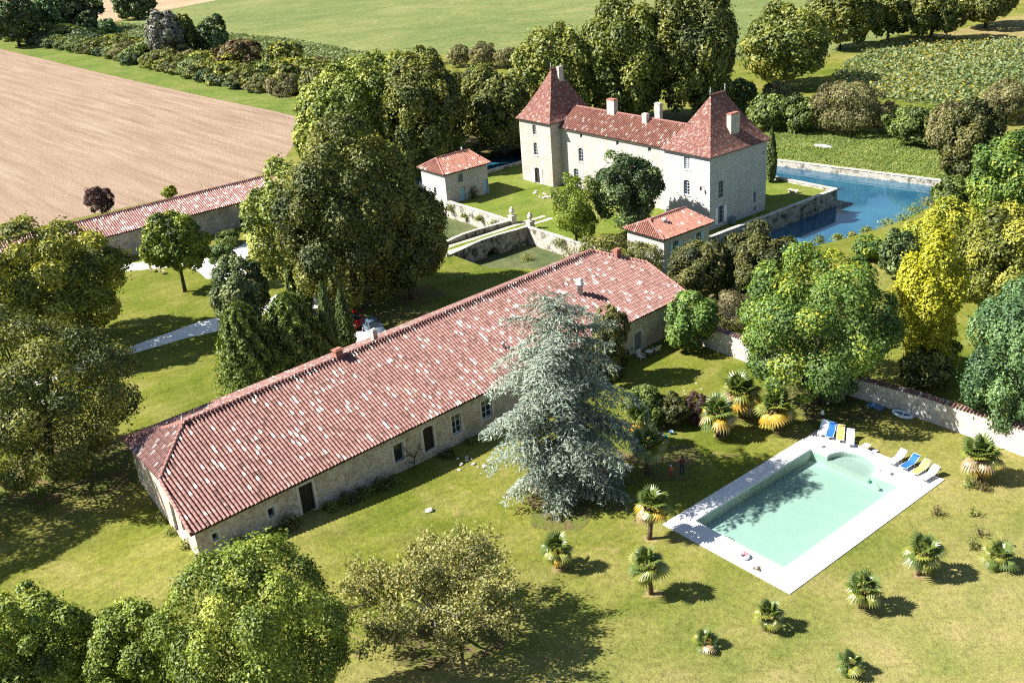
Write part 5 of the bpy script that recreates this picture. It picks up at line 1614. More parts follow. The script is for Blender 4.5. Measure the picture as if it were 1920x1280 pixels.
def hedge_row(line, off, step, size, row_txt, start):
    d, k = start, 0
    while True:
        q = along(line, d)
        if q is None or k >= len(ORD): break
        x, y, tx, ty = q
        x += -ty * -off; y += tx * -off
        x += rn.uniform(-.6, .6); y += rn.uniform(-.6, .6)
        me, lb = rn.choice(hedge_var)
        s_ = size * rn.uniform(.8, 1.2)
        lab = ('%s bush from the left in the %s row of the field hedge' % (ORD[k], row_txt)) if k else 'leftmost bush in the %s row of the field hedge' % row_txt
        t_ = thing('hedge_bush', lab, 'bush', (x, y, 0), rn.uniform(0, 6.28), 'bushes of the field hedge')
        o = add('crown', me, t_, (0, 0, 2.0 * s_)); o.scale = (s_, s_, s_ * rn.uniform(.8, 1.1))
        m = MB(); m.tube([(0, 0, -.2), (.1, 0, 1.2 * s_), (0, .1, 2.4 * s_)], [.16, .1, .04], 6); m.build('trunk', M['bark'], t_)
        d += step * rn.uniform(.8, 1.15) * (1.0 if size < .9 else 1.1); k += 1
hedge_row(LINE, 0.0, 10.4, .9, 'front', 2)
hedge_row(LINE, -5.5, 11.0, 1.12, 'rear', 5)
hedge_row(LINE, 2.5, 11.2, .62, 'lowest', 7)

# narrow conifers
def cypress(label, x, y, r, h, seed, sp='cypress', cone=False, name='cypress_tree'):
    rng_ = np.random.default_rng(seed)
    gz = terr(x, y)
    t_ = thing(name, label, 'cypress' if not cone else 'conifer', (x, y, gz))
    ls = .32 if not cone else .42
    n = int(min(14000, 2 * math.pi * r * h * (5.0 if not cone else 3.6) / (ls * ls * .4)))
    u = rng_.random(n) ** (.9 if not cone else .75)
    if cone: prof = 1.15 * (1 - u) ** .48 * np.minimum(1, .6 + u * 4)
    else: prof = np.sin(np.pi * np.clip(u, 0, 1) ** .62) ** .55 * (1 - .25 * u)
    a = rng_.random(n) * 2 * math.pi
    nfl = 9 if cone else 5
    fl = 1 + (.26 if cone else .12) * np.sin(a * nfl + np.floor(u * (7 if cone else 3)) * 2.1) + rng_.normal(0, .07, n)
    dd = 1 - .5 * rng_.random(n) ** 2.5
    rad = r * prof * fl * dd
    P = np.stack([rad * np.cos(a), rad * np.sin(a), .25 + u * (h - .2)], 1)
    out = np.stack([np.cos(a), np.sin(a), np.full(n, .15)], 1)
    T = out * (.25 if not cone else .8) + np.array([0, 0, 1.0 if not cone else .75]) + rng_.normal(0, .25, (n, 3))
    Nn = out + rng_.normal(0, .45, (n, 3)) + np.array([0, 0, .2])
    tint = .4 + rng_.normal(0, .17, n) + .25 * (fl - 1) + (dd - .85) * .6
    S = ls * rng_.uniform(.7, 1.5, n)
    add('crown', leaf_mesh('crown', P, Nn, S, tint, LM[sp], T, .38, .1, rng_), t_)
    m = MB(); m.tube([(0, 0, -.2), (0, 0, h * .5), (0, 0, h * .92)], [max(.1, r * .16), max(.07, r * .1), .02], 7); m.build('trunk', M['bark'], t_)
    return t_
CYPRESS = [
    ('slim cypress beside the right castle tower', 40.52, 146.93, 0.92, 8.20, 1, 'cypress', False, 'cypress_tree'),
    ('leftmost of the two small cypresses by the gravel', -24.98, 110.24, 0.64, 5.65, 2, 'cypress', False, 'cypress_tree'),
    ('small cypress right of the leftmost one by the gravel', -23.30, 109.09, 0.82, 6.80, 3, 'cypress', False, 'cypress_tree'),
    ('tall cypress behind the barn, left of the pair by the cars', -18.29, 93.96, 1.00, 9.49, 4, 'cypress', False, 'cypress_tree'),
    ('tall cypress behind the barn, right of the pair by the cars', -17.23, 97.64, 0.97, 7.22, 5, 'cypress', False, 'cypress_tree'),
    ('broad dark conifer behind the barn, at the left', -25.58, 89.30, 2.81, 9.72, 6, 'conifer', True, 'conifer_tree'),
    ('broad dark conifer behind the barn, in the middle', -21.61, 92.11, 3.40, 9.15, 7, 'conifer', True, 'conifer_tree'),
    ('low dark conifer between the two broad ones behind the barn', -23.62, 90.69, 2.45, 5.64, 8, 'conifer', True, 'conifer_tree'),
    ('thin dark conifer at the left end of the row behind the barn', -27.64, 92.60, 0.89, 5.50, 9, 'conifer', True, 'conifer_tree'),
    ('low dark conifer right of the broad middle one behind the barn', -19.57, 92.96, 1.93, 5.79, 10, 'conifer', True, 'conifer_tree'),
]

for row in CYPRESS: cypress(*row)

# the blue cedar
def cedar(label, x, y, h, rmax, seed):
    rng_ = np.random.default_rng(seed)
    t_ = thing('cedar_tree', label, 'cedar', (x, y, terr(x, y)))
    m = MB()
    m.tube([(0, 0, -.3), (.1, 0, h * .3), (0, .1, h * .65), (.1, 0, h * .97)], [.5, .36, .2, .03], 9)
    P, T, Nn, S, ti = [], [], [], [], []
    nb = 122
    for k in range(nb):
        u = ((k + .5) / nb) ** 1.05
        z0 = .8 + u * (h - 1.2)
        az = k * 2.39996 + rng_.normal(0, .3)
        L = rmax * np.interp(u, [0, .12, .3, .5, .7, .85, .94, 1.0], [.66, .88, 1.0, 1.0, .88, .66, .42, .12]) * rng_.uniform(.42, 1.22) + .3
        d = np.array([math.cos(az), math.sin(az), 0]); sd = np.array([-d[1], d[0], 0])
        rise = rng_.uniform(.0, .28)
        def pos(t):
            return d * (L * t) + np.array([0, 0, z0 + L * (rise * t - (.5 + .1 * rng_.random()) * t ** 2.4 * (.75 if u < .75 else .3))])
        c = [pos(t) for t in (0, .35, .7, 1.0)]
        m.tube([tuple(q) for q in c], [.11 * (1 - u) + .03, .07 * (1 - u) + .02, .03, .01], 5, caps=False)
        bt = rng_.normal(0, .11)
        ns = max(5, int(L * 5.2))
        for j in range(ns):
            t = .15 + .85 * (j + .5) / ns
            p0 = pos(t)
            sl_ = L * .36 * (1.12 - t) + .38
            for sg in (-1, 1):
                dirv = sd * sg * rng_.uniform(.7, 1.1) + d * rng_.uniform(.35, .8) + np.array([0, 0, rng_.uniform(-.28, .12)])
                dirv /= np.linalg.norm(dirv)
                npp = max(3, int(sl_ * 8.5))
                tt = (np.arange(npp) + rng_.random(npp)) / npp
                pp = p0 + dirv * (sl_ * tt)[:, None]
                pp[:, 2] -= sl_ * .5 * tt ** 2
                pp += rng_.normal(0, .05, pp.shape)
                P.append(pp)
                T.append(dirv + rng_.normal(0, .55, (npp, 3)) + np.array([0, 0, -.22]) * tt[:, None])
                Nn.append(np.array([0, 0, .9]) + d * .35 + rng_.normal(0, .4, (npp, 3)))
                S.append(rng_.uniform(.22, .5, npp))
                ti.append(.42 + bt + rng_.normal(0, .15, npp) + .12 * tt)
    P, T, Nn, S, ti = (np.concatenate(q) for q in (P, T, Nn, S, ti))
    add('crown', leaf_mesh('crown', P, Nn, S, ti, LM['cedar'], T, .26, .07, rng_), t_)
    m.build('trunk', M['bark_grey'], t_)
    return len(P)
cedar('large drooping blue-grey cedar in front of the barn', 3.2, 67.5, 17.2, 5.15, 9)

# the half-bare tree at the bottom, mostly twigs with small brown-green leaves
def twig_tree(label, x, y, r, h, seed):
    rn_ = random.Random(seed); rng_ = np.random.default_rng(seed)
    gz = terr(x, y)
    t_ = thing('spreading_tree', label, 'tree', (x, y, gz))
    m = MB(); tips = []
    def grow(p, d, L, rad, lv):
        q = p + d * L
        mid = p.lerp(q, .5) + Vector((rn_.gauss(0, .06), rn_.gauss(0, .06), rn_.gauss(0, .05))) * L
        m.tube([p, mid, q], [rad, rad * .8, rad * .6], 5 if lv < 2 else 3, caps=False, sm=lv < 2)
        if lv >= 1: tips.append((p, q, lv))
        if lv == 4: return
        n_ = (9, 5, 4, 3)[lv] if lv else 9
        for k in range(n_):
            f_ = 1.0 if lv == 0 else rn_.uniform(.45, 1.0)
            s_ = p.lerp(q, f_)
            nd = d * (.55 if lv else .35) + Vector((rn_.gauss(0, .6), rn_.gauss(0, .6), rn_.gauss(.12, .4)))
            if lv == 0:
                a_ = k * 2.4
                nd = Vector((math.cos(a_), math.sin(a_), rn_.uniform(.25, 1.3)))
            nd.normalize()
            if (s_ + nd * L * .7).z < .4: nd.z = abs(nd.z) * .4; nd.normalize()
            l2 = (r * .52 if lv == 0 else L * rn_.uniform(.5, .72))
            grow(s_, nd, l2, rad * (.42 if lv == 0 else .5), lv + 1)
    grow(Vector((0, 0, -.2)), Vector((0, 0, 1)), h * .2, .26, 0)
    m.build('trunk', M['bark_grey'], t_)
    P, T = [], []
    for p, q, lv in tips:
        n_ = (0, 6, 18, 28, 30)[lv]
        for _ in range(n_):
            c = p.lerp(q, rn_.random() ** .7)
            P.append((c.x + rn_.gauss(0, .26), c.y + rn_.gauss(0, .26), c.z + rn_.gauss(0, .22)))
            T.append(tuple(q - p))
    P = np.array(P); T = np.array(T)
    T = T / (np.linalg.norm(T, axis=1, keepdims=True) + 1e-6) + rng_.normal(0, .6, T.shape)
    n_ = len(P)
    Nn = rng_.normal(0, .7, (n_, 3)) + np.array([0, 0, .5])
    add('crown', leaf_mesh('crown', P, Nn, rng_.uniform(.13, .32, n_), .45 + rng_.normal(0, .2, n_), LM['sparse'], T, .5, .15, rng_), t_)
    return n_
twig_tree('half-bare spreading tree with brown-green leaves at the bottom edge', -6.2, 50.6, 7.0, 8.6, 21)

# fan palms
def fan_mesh(tint, droop):
    m = MB()
    m.tube([(0, 0, 0), (.28, 0, .02), (.55, 0, 0)], [.022, .016, .014], 4)
    n_ = 15
    for k in range(n_):
        a = R(-118 + 236 * k / (n_ - 1))
        L = .62 * (1 - .12 * abs(math.sin(a)))
        wd_ = .075
        c, s_ = math.cos(a), math.sin(a)
        mid = (.55 + c * L * .55, s_ * L * .55, .05 - droop * .1)
        tip = (.55 + c * L, s_ * L, -.04 - droop * .34)
        lx, ly = -s_ * wd_, c * wd_
        m.mesh([(.55, 0, 0), (mid[0] + lx, mid[1] + ly, mid[2] - .03), tip, (mid[0] - lx, mid[1] - ly, mid[2] - .03), mid],
               [(0, 3, 4), (0, 4, 1), (4, 3, 2), (4, 2, 1)])
    return m
PALMC = {'green': [(.06, .1, .014), (.1, .145, .022), (.155, .19, .035)], 'lime': [(.13, .165, .018), (.2, .215, .028), (.29, .27, .05)], 'gold': [(.34, .2, .015), (.46, .28, .02), (.52, .38, .07)], 'straw': [(.28, .19, .08), (.36, .26, .13), (.4, .32, .2)]}
fans = {}
for k, cols in PALMC.items():
    t = NT('palm_leaf_' + k)
    c = t.ramp(t.noise(t.coord('Object'), 4.0, 3), [(.3, cols[0]), (.5, cols[1]), (.7, cols[2])])
    df = t.n('BsdfDiffuse', {'Color': c}); tl = t.n('BsdfTranslucent', {'Color': t.mix(1.0, c, (1.1, 1.1, .5), 'MULTIPLY')})
    gl = t.n('BsdfGlossy', {'Color': (.9, .9, .8), 'Roughness': .4})
    m1 = t.n('MixShader', {0: .3, 1: df.outputs[0], 2: tl.outputs[0]})
    m2 = t.n('MixShader', {0: .07, 1: m1.outputs[0], 2: gl.outputs[0]})
    t.t.links.new(m2.outputs[0], t.out.inputs[0])
    for dr in (0, 1):
        fans[(k, dr)] = fan_mesh(0, dr + .25).data('frond', t.m)
M['palm_fibre'] = plain('palm_fibre', (.1, .07, .045), 1.0, .05, 0, .5, 9)
def palm(label, x, y, h, seed, dense=22, old=.35):
    """h = height of the top of the crown"""
    rn_ = random.Random(seed)
    gz = terr(x, y)
    t_ = thing('fan_palm', label, 'palm', (x, y, gz), rn_.uniform(0, 6.28), 'fan palms on the lawn')
    t_.rotation_euler = (rn_.uniform(-.09, .09), rn_.uniform(-.09, .09), t_.rotation_euler[2])
    sc = (.66 + .185 * min(h, 4.2)) * rn_.uniform(.92, 1.08) * (1.22 if dense >= 26 else 1.0)
    dense = dense + 6 if dense >= 26 else dense
    th = max(.15, h - 1.1 * sc)
    m = MB()
    m.tube([(0, 0, -.1), (.02, 0, th * .3), (-.02, .02, th * .7), (0, 0, th + .1)], [.14 * sc, .12 * sc, .15 * sc, .12 * sc], 9)
    for k in range(int(14 * th)):
        a, z = rn_.uniform(0, 6.28), rn_.uniform(.1, 1) * th
        c, s_ = math.cos(a), math.sin(a)
        m.mesh([(c * .11, s_ * .11, z), (c * .2 * sc - s_ * .04, s_ * .2 * sc + c * .04, z + .1), (c * .2 * sc + s_ * .04, s_ * .2 * sc - c * .04, z + .1)], [(0, 1, 2)])
    m.build('trunk', M['palm_fibre'], t_)
    n_ = dense
    for k in range(n_):
        u = (k + .5) / n_
        el = R(84 - 132 * u ** .95 + rn_.uniform(-9, 9))
        az = k * 2.39996 + rn_.uniform(-.25, .25)
        kind = 'green' if u < .4 else ('lime' if u < 1 - old else ('gold' if rn_.random() < .75 else 'straw'))
        if u > .55 and rn_.random() < .2: kind = 'green'
        o = add('frond', fans[(kind, 1 if u > .45 else 0)], t_)
        s_ = sc * rn_.uniform(.85, 1.1) * (1 if u < .8 else .85)
        o.rotation_euler = (rn_.uniform(-.5, .5), -el, az)
        o.location = (0, 0, th - .05 * u + .05)
        o.scale = (s_, s_, s_)
PALMS = [('tall palm at the left corner of the pool deck', 8.77, 60.58, 4.3, 1, 22, .4), ('palm on the lawn left of the pool, in front of the tall one', 7.91, 54.4, 3.9, 2, 22, .2),
    ('palm below the blue cedar on the near lawn', 1.92, 57.89, 2.9, 3, 20, .15), ('palm at the left of the three by the lawn', 16.76, 74.2, 4.0, 4, 26, .5),
    ('palm at the back of the three by the lawn', 19.4, 77.1, 4.5, 5, 26, .45), ('palm at the right of the three by the lawn', 21.72, 74.3, 4.0, 6, 26, .45),
    ('big palm at the right end of the garden wall', 34.6, 64.6, 3.9, 7, 28, .45), ('palm with the long trunk right of the pool', 25.74, 54.2, 3.35, 8, 22, .2),
    ('palm in front of the near side of the pool', 20.92, 51.42, 2.85, 9, 22, .15), ('small palm below the near corner of the pool deck', 14.62, 50.19, 2.2, 10, 20, .1),
    ('tiny yellow palm on the near lawn', 10.43, 48.87, 1.3, 11, 12, .5), ('small palm at the bottom edge of the lawn', 18.36, 45.87, 1.6, 12, 14, .2),
    ('stubby yellow palm at the right edge of the lawn', 31.1, 54.37, 2.0, 13, 20, .4), ('shaded palm beside the two people', 10.0, 69.3, 4.3, 14, 24, .2),
    ('shaded palm close to the cedar', 9.6, 73.2, 4.2, 15, 22, .3)]
for pr in PALMS: palm(*pr)

# small plants and shrubs by the walls and on the lawn
def tuft(name, label, x, y, r, h, sp, seed, n=260, ls=.18, z=None, cat_='plant', group=None):
    rng_ = np.random.default_rng(seed)
    gz = terr(x, y) if z is None else z
    t_ = thing(name, label, cat_, (x, y, gz), 0, group)
    v_ = sph(rng_, n); v_[:, 2] = np.abs(v_[:, 2])
    rad = rng_.random(n) ** .45
    bl = 1 + .3 * np.sin(np.arctan2(v_[:, 1], v_[:, 0]) * 3 + seed)
    P = v_ * rad[:, None] * np.stack([r * bl, r * bl, np.full(n, h)], 1) + np.array([0, 0, .05])
    T = v_ + rng_.normal(0, .5, (n, 3)) + np.array([0, 0, .5])
    add('foliage', leaf_mesh('foliage', P, v_ + rng_.normal(0, .6, (n, 3)), ls * rng_.uniform(.6, 1.5, n), .45 + rng_.normal(0, .18, n), LM[sp], T, .45, .12, rng_), t_)
    m = MB()
    for k in range(7):
        a = rng_.random() * 6.28; q = rng_.uniform(.3, .8)
        m.tube([(0, 0, -.05), (math.cos(a) * r * q * .5, math.sin(a) * r * q * .5, h * .5), (math.cos(a) * r * q, math.sin(a) * r * q, h * rng_.uniform(.6, 1.0))], [.03, .02, .006], 4, caps=False)
    m.build('stem', M['bark'], t_)
    return t_
# along the barn foot
for k, (bx, r_, h_, sp) in enumerate([(7.3, .9, 1.1, 'yew'), (11.0, .7, .7, 'hedge_green'), (12.6, 1.0, .9, 'yew'), (14.0, .8, .7, 'hedge_green'), (15.6, .9, 1.0, 'yew'), (17.0, .6, .6, 'hedge_green'), (22.6, .8, .7, 'yew'), (25.4, .5, .5, 'hedge_green'), (3.2, .7, 1.0, 'hedge_green')]):
    x, y = B2W(bx, -.25 - r_ * .5)
    tuft('wall_shrub', ('%s shrub from the left along the foot of the barn front' % ORD[k]) if k else 'leftmost shrub along the foot of the barn front', x, y, r_, h_, sp, 300 + k, 420, .2, cat_='shrub', group='shrubs at the barn foot')
for k, (bx, by) in enumerate([(-.1, 3.2), (.4, 6.6), (1.1, 9.0)]):
    x, y = B2W(.42 + by * .125 - .25, by)
    tuft('wall_plant', ['straggly plant at the near corner of the barn end', 'straggly plant in the middle of the barn end', 'straggly plant at the shaded part of the barn end'][k], x, y, .6, .8, 'weed_plant', 330 + k, 220, .16, group='weeds at the barn end')
# espalier beside the barn door
x, y = B2W(19.6, .15)
es_ = thing('espalier', 'bare gnarled climbing tree beside the arched barn door', 'climber', (x, y, terr(x, y)), BROT)
m = MB()
for (a, c) in [((0, 0, 0), (.1, -.05, .9)), ((.1, -.05, .9), (-.5, 0, 1.7)), ((.1, -.05, .9), (.7, -.02, 1.5)), ((-.5, 0, 1.7), (-.8, 0, 2.3)), ((.7, -.02, 1.5), (.9, 0, 2.0)), ((.7, -.02, 1.5), (1.0, -.1, 1.3)), ((-.2, 0, 1.3), (-.9, -.05, 1.4)), ((0, 0, .4), (-.6, -.1, .8))]:
    m.tube([a, c], [.06, .03], 5)
m.build('branches', M['bark'], es_)
rngp = np.random.default_rng(77)
PLANTS = [('young rose bush with red leaves right of the pool', 29.6, 60.6, .55, .9, 'rust', 90), ('thin young shrub beside the rose bush', 32.0, 60.2, .35, .9, 'weed_plant', 90), ('leafless twiggy shrub below the thin young one', 31.5, 57.9, .5, .9, 'twiggy', 70), ('small weed clump near the pool corner on the right', 27.9, 57.6, .3, .6, 'weed_plant', 60), ('dark young shrub above the stubby palm', 30.4, 56.5, .45, .9, 'yew', 120), ('thin stake-like sapling at the right edge', 32.6, 56.4, .3, .7, 'yew', 60), ('green leafy plant at the foot of the big palm', 33.6, 63.9, .7, .9, 'hedge_green', 240), ('red-leaved plant at the foot of the big palm', 34.3, 63.3, .55, .6, 'rust', 160), ('low brown leaf pile on the lawn by the deck', 15.5, 56.1, .35, .08, 'rust', 60)]
for k, (lab, x, y, r_, h_, sp, n_) in enumerate(PLANTS): tuft('young_shrub', lab, x, y, r_, h_, sp, 400 + k, n_, .16)
# bank plants along the moat
rn = random.Random(8)
BANK = [(13.5, 9, .9), (12.4, 6.5, 1.1), (12.6, 4.2, .8), (11.6, 2.0, 1.3), (10.8, .2, 1.0), (14.2, 11, .7), (14.6, 13.5, .9), (15.4, 17, 1.3), (15.8, 20, 1.4), (15.0, 24, 1.6), (14.6, 28, 1.5)]
for k, (e_, s_, q) in enumerate(BANK):
    x, y = E2W(e_, s_)
    tuft('bank_plant', ('%s clump of reeds from the near end of the right moat bank' % ORD[k]) if k else 'nearest clump of reeds on the right moat bank', x, y, q, q * .9, rn.choice(('weed_plant', 'hedge_green', 'bamboo')), 450 + k, 300, .26, -.7, group='plants on the moat bank')
for k, (e_, s_, q, z) in enumerate([(-30, -15.6, .7, -.6), (-26.5, -15.5, 1.0, -.9), (-34, -15.5, .6, -1.0), (-37.5, -15.6, .8, -.6), (-12, -15.8, 1.1, -.5), (-9.5, -16.2, 1.6, -1.5), (-14.5, -19.5, 1.0, -2.2), (-44, -15.9, .8, -1.8)]):
    x, y = E2W(e_, s_)
    tuft('wall_plant', ['ivy clump on the pale moat wall left of the bridge', 'largest ivy clump on the moat wall by the left gate pillar', 'small ivy clump in the middle of the left moat wall', 'brown creeper at the corner of the small house', 'ivy clump on the moat wall right of the bridge', 'reed clump at the right end of the green water', 'reed clump in the green water below the bridge', 'weeds at the foot of the small house wall'][k], x, y, q, q * 1.2, 'bamboo' if k in (5, 6) else 'weed_plant', 480 + k, 320, .22, z)
tuft('ivy', 'dark climbing plant between the blue doors of the small house', *E2W(-38.2, -10.4), .9, 2.0, 'yew', 499, 400, .22, 0.0)

# crops: far too many plants to count
def crop(name, label, poly, spacing, hgt, ang, seed, bloom=0.0, rows=1.0):
    rng_ = np.random.default_rng(seed)
    xs = [p[0] for p in poly]; ys = [p[1] for p in poly]
    cx, cy = np.mean(xs), np.mean(ys)
    R_ = max(max(xs) - min(xs), max(ys) - min(ys))
    g = np.arange(-R_, R_, spacing)
    U, V_ = np.meshgrid(g, g * rows)
    U = U.ravel() + rng_.normal(0, spacing * .25, U.size); V_ = V_.ravel() + rng_.normal(0, spacing * .16, V_.size)
    c, s_ = math.cos(ang), math.sin(ang)
    X = cx + c * U - s_ * V_; Y = cy + s_ * U + c * V_
    keep = np.array([inpoly(a, b2, poly) for a, b2 in zip(X, Y)])
    X, Y = X[keep], Y[keep]
    n_ = len(X)
    m_ = 5
    P = np.stack([np.repeat(X, m_), np.repeat(Y, m_), np.zeros(n_ * m_)], 1)
    P[:, :2] += rng_.normal(0, spacing * .28, (n_ * m_, 2))
    P[:, 2] = .1 + hgt * rng_.random(n_ * m_) ** .6
    Nn = np.array([0, 0, .8]) + rng_.normal(0, .6, P.shape)
    patch = .12 * np.sin(P[:, 0] * .11) * np.sin(P[:, 1] * .13)
    o = add(name, leaf_mesh(name, P, Nn, spacing * .75 * rng_.uniform(.6, 1.3, len(P)), .45 + patch + rng_.normal(0, .2, len(P)), LM['crop'], None, .75, .1, rng_))
    tag(o, label, 'crop', kind='stuff')
    if bloom:
        q = rng_.random(n_) < bloom * (.5 + .5 * np.sin(X * .09 + 1) * np.sin(Y * .07))
        X2, Y2 = X[q], Y[q]
        Pb = np.stack([X2, Y2, np.full(len(X2), hgt + .25)], 1)
        o2 = add('sunflower_heads', leaf_mesh('sunflower_heads', Pb, np.array([[.4, -.3, .8]]) + rng_.normal(0, .25, Pb.shape), np.full(len(X2), .5), .5 + rng_.normal(0, .25, len(X2)), LM['bloom'], None, .9, .02, rng_), o)
        o2['kind'] = 'stuff'
crop('crop_plants', 'strip of leafy green crop behind the field hedge', CROP1, 1.15, .9, R(-52), 61)
crop('sunflower_plants', 'field of yellow-flowering sunflowers beyond the moat', CROP2, .95, 1.2, R(-60), 62, .75)
# long grass on the far bank
def long_grass(name, label, poly, n_, seed, ls=.45, z=.0):
    rng_ = np.random.default_rng(seed)
    xs = [p[0] for p in poly]; ys = [p[1] for p in poly]
    P = np.stack([rng_.uniform(min(xs), max(xs), n_), rng_.uniform(min(ys), max(ys), n_), np.zeros(n_)], 1)
    keep = np.array([inpoly(a, b2, poly) for a, b2 in P[:, :2]])
    P = P[keep]
    el_ = (P[:, 0] - CK.x) * .6 - (P[:, 1] - CK.y) * .8; sl_ = (P[:, 0] - CK.x) * .8 + (P[:, 1] - CK.y) * .6
    P[:, 2] = np.array([bank_z(a, b2) for a, b2 in zip(el_, sl_)]) + .12 + .1 * rng_.random(len(P))
    T = np.array([.5, .1, .75]) + rng_.normal(0, .35, P.shape)
    Nn = rng_.normal(0, .6, P.shape) + np.array([-.4, -.4, .5])
    tint = .5 + .25 * np.sin(P[:, 0] * .4) * np.sin(P[:, 1] * .5) + rng_.normal(0, .17, len(P))
    o = add(name, leaf_mesh(name, P, Nn, ls * rng_.uniform(.6, 1.4, len(P)), tint, LM['meadow_blade'], T, .35, .1, rng_))
    tag(o, label, 'grass', kind='stuff')
LM['meadow_blade'] = leaf_mat('foliage_meadow_blade', [(.09, .14, .02), (.14, .2, .028), (.19, .245, .04), (.27, .28, .07)])
long_grass('long_grass', 'long bright grass on the far bank of the moat', [E2W(*p) for p in [(-34, 34.2), (-17.6, 37.0), (10.5, 41.6), (14, 44), (18, 50), (-10, 58), (-40, 48)]], 64000, 71, .34)

# ================================================================== cars
def car(name, label, paint, loc, rz, seed):
    root = thing(name, label, 'car', loc, rz)
    # hatchback profile: stations along the length with half-widths and heights
    st = [(-1.92, .62, .45, .62), (-1.84, .74, .3, .78), (-1.5, .8, .24, .86), (-.9, .82, .22, .9), (-.2, .83, .22, .92), (.5, .83, .22, .93), (1.1, .82, .22, .93), (1.6, .8, .26, .9), (1.85, .74, .32, .84), (1.93, .64, .42, .72)]
    m = MB(); rings = []
    for x, w_, z0, z1 in st:
        rings.append([(x, -w_ * .92, z0), (x, -w_, z0 + .14), (x, -w_, z1 - .18), (x, -w_ * .9, z1), (x, 0, z1 + .03), (x, w_ * .9, z1), (x, w_, z1 - .18), (x, w_, z0 + .14), (x, w_ * .92, z0)])
    n_ = 9
    vs_ = [p for r_ in rings for p in r_]; fs = []
    for i in range(len(rings) - 1):
        for k in range(n_):
            a, c = i * n_ + k, i * n_ + (k + 1) % n_
            fs.append((a, c, c + n_, a + n_))
    fs.append(tuple(range(n_))); fs.append(tuple(reversed(range((len(rings) - 1) * n_, len(rings) * n_))))
    m.mesh(vs_, fs, 0, True)
    m.build('body', paint, root)
    # cabin: glass below, painted roof above
    cs = [(-.78, .7, .93, -.2, .56), (.2, .72, .94, .1, .6), (1.72, .68, .92, 1.35, .56)]
    m = MB()
    bot = [(-.95, .72, .9), (.2, .76, .93), (1.82, .7, .88)]; top = [(-.12, .56, 1.4), (.4, .6, 1.46), (1.42, .56, 1.38)]
    for i in range(2):
        for s_ in (-1, 1):
            q = [(bot[i][0], s_ * bot[i][1], bot[i][2]), (bot[i + 1][0], s_ * bot[i + 1][1], bot[i + 1][2]), (top[i + 1][0], s_ * top[i + 1][1], top[i + 1][2]), (top[i][0], s_ * top[i][1], top[i][2])]
            m.face(q if s_ < 0 else q[::-1])
    for i in (0, 2):
        q = [(bot[i][0], bot[i][1], bot[i][2]), (bot[i][0], -bot[i][1], bot[i][2]), (top[i][0], -top[i][1], top[i][2]), (top[i][0], top[i][1], top[i][2])]
        m.face(q if i == 0 else q[::-1])
    m.build('window_glass', M['glass'], root)
    m = MB()
    rt = [(top[0][0] - .02, .57, 1.395), (.1, .6, 1.46), (.5, .61, 1.48), (1.1, .6, 1.45), (1.46, .57, 1.375)]
    v_ = []
    for x, w_, z in rt: v_ += [(x, -w_, z), (x, -w_ * .5, z + .04), (x, w_ * .5, z + .04), (x, w_, z)]
    fs = []
    for i in range(4):
        for k in range(3): fs.append((i * 4 + k, (i + 1) * 4 + k, (i + 1) * 4 + k + 1, i * 4 + k + 1)[::-1])
    m.mesh(v_, fs, 0, True)
    for s_ in (-1, 1):
        for i in (0, 1, 2):
            m.tube([(bot[i][0], s_ * (bot[i][1] + .01), bot[i][2]), (top[i][0], s_ * (top[i][1] + .005), top[i][2] + .01)], .035, 5)
    m.build('roof', paint, root)
    for x in (-1.22, 1.22):
        for s_ in (-1, 1):
            m = MB()
            m.tube([(x, s_ * .64, .31), (x, s_ * .84, .31)], .31, 16); wl = m.build('wheel', plain('tyre_rubber', (.02, .02, .02), .9, .2) if 'tyre' not in M else M['tyre'], root)
            m = MB(); m.tube([(x, s_ * .841, .31), (x, s_ * .855, .31)], .19, 12); m.build('rim', M['metal'], wl)
    for s_ in (-1, 1):
        m = MB(); m.box(-1.9, -1.72, s_ * .58 - .14, s_ * .58 + .14, .66, .78, bev=.03); m.build('headlight', M['white_frame'], root)
        m = MB(); m.box(1.78, 1.93, s_ * .62 - .1, s_ * .62 + .1, .68, .86, bev=.03); m.build('tail_light', plain('red_lens', (.35, .01, .01), .3, .5), root)
        m = MB(); m.box(-.72, -.55, s_ * .9 - .09, s_ * .9 + .09, .92, 1.04, bev=.03); m.build('side_mirror', paint, root)
    m = MB(); m.box(1.925, 1.945, -.24, .24, .5, .6); m.build('number_plate', M['white_frame'], root)
    m = MB(); m.box(-1.95, -1.9, -.4, .4, .36, .48, bev=.01); m.build('grille', M['dark'], root)
    return root
M['tyre'] = plain('tyre_rubber', (.02, .02, .02), .9, .2)
def paint(name, col):
    t = NT(name)
    return t.pbr(col, .25, None, .5, 0.0, **{'Coat Weight': .6, 'Coat Roughness': .05})
car('red_car', 'red hatchback parked behind the tall cypresses', paint('red_car_paint', (.42, .012, .018)), (-17.5, 104.9, .02), R(118), 1)
car('silver_car', 'silver hatchback parked behind the barn roof', paint('silver_car_paint', (.1, .135, .18)), (-15.0, 102.2, .02), R(118), 2)

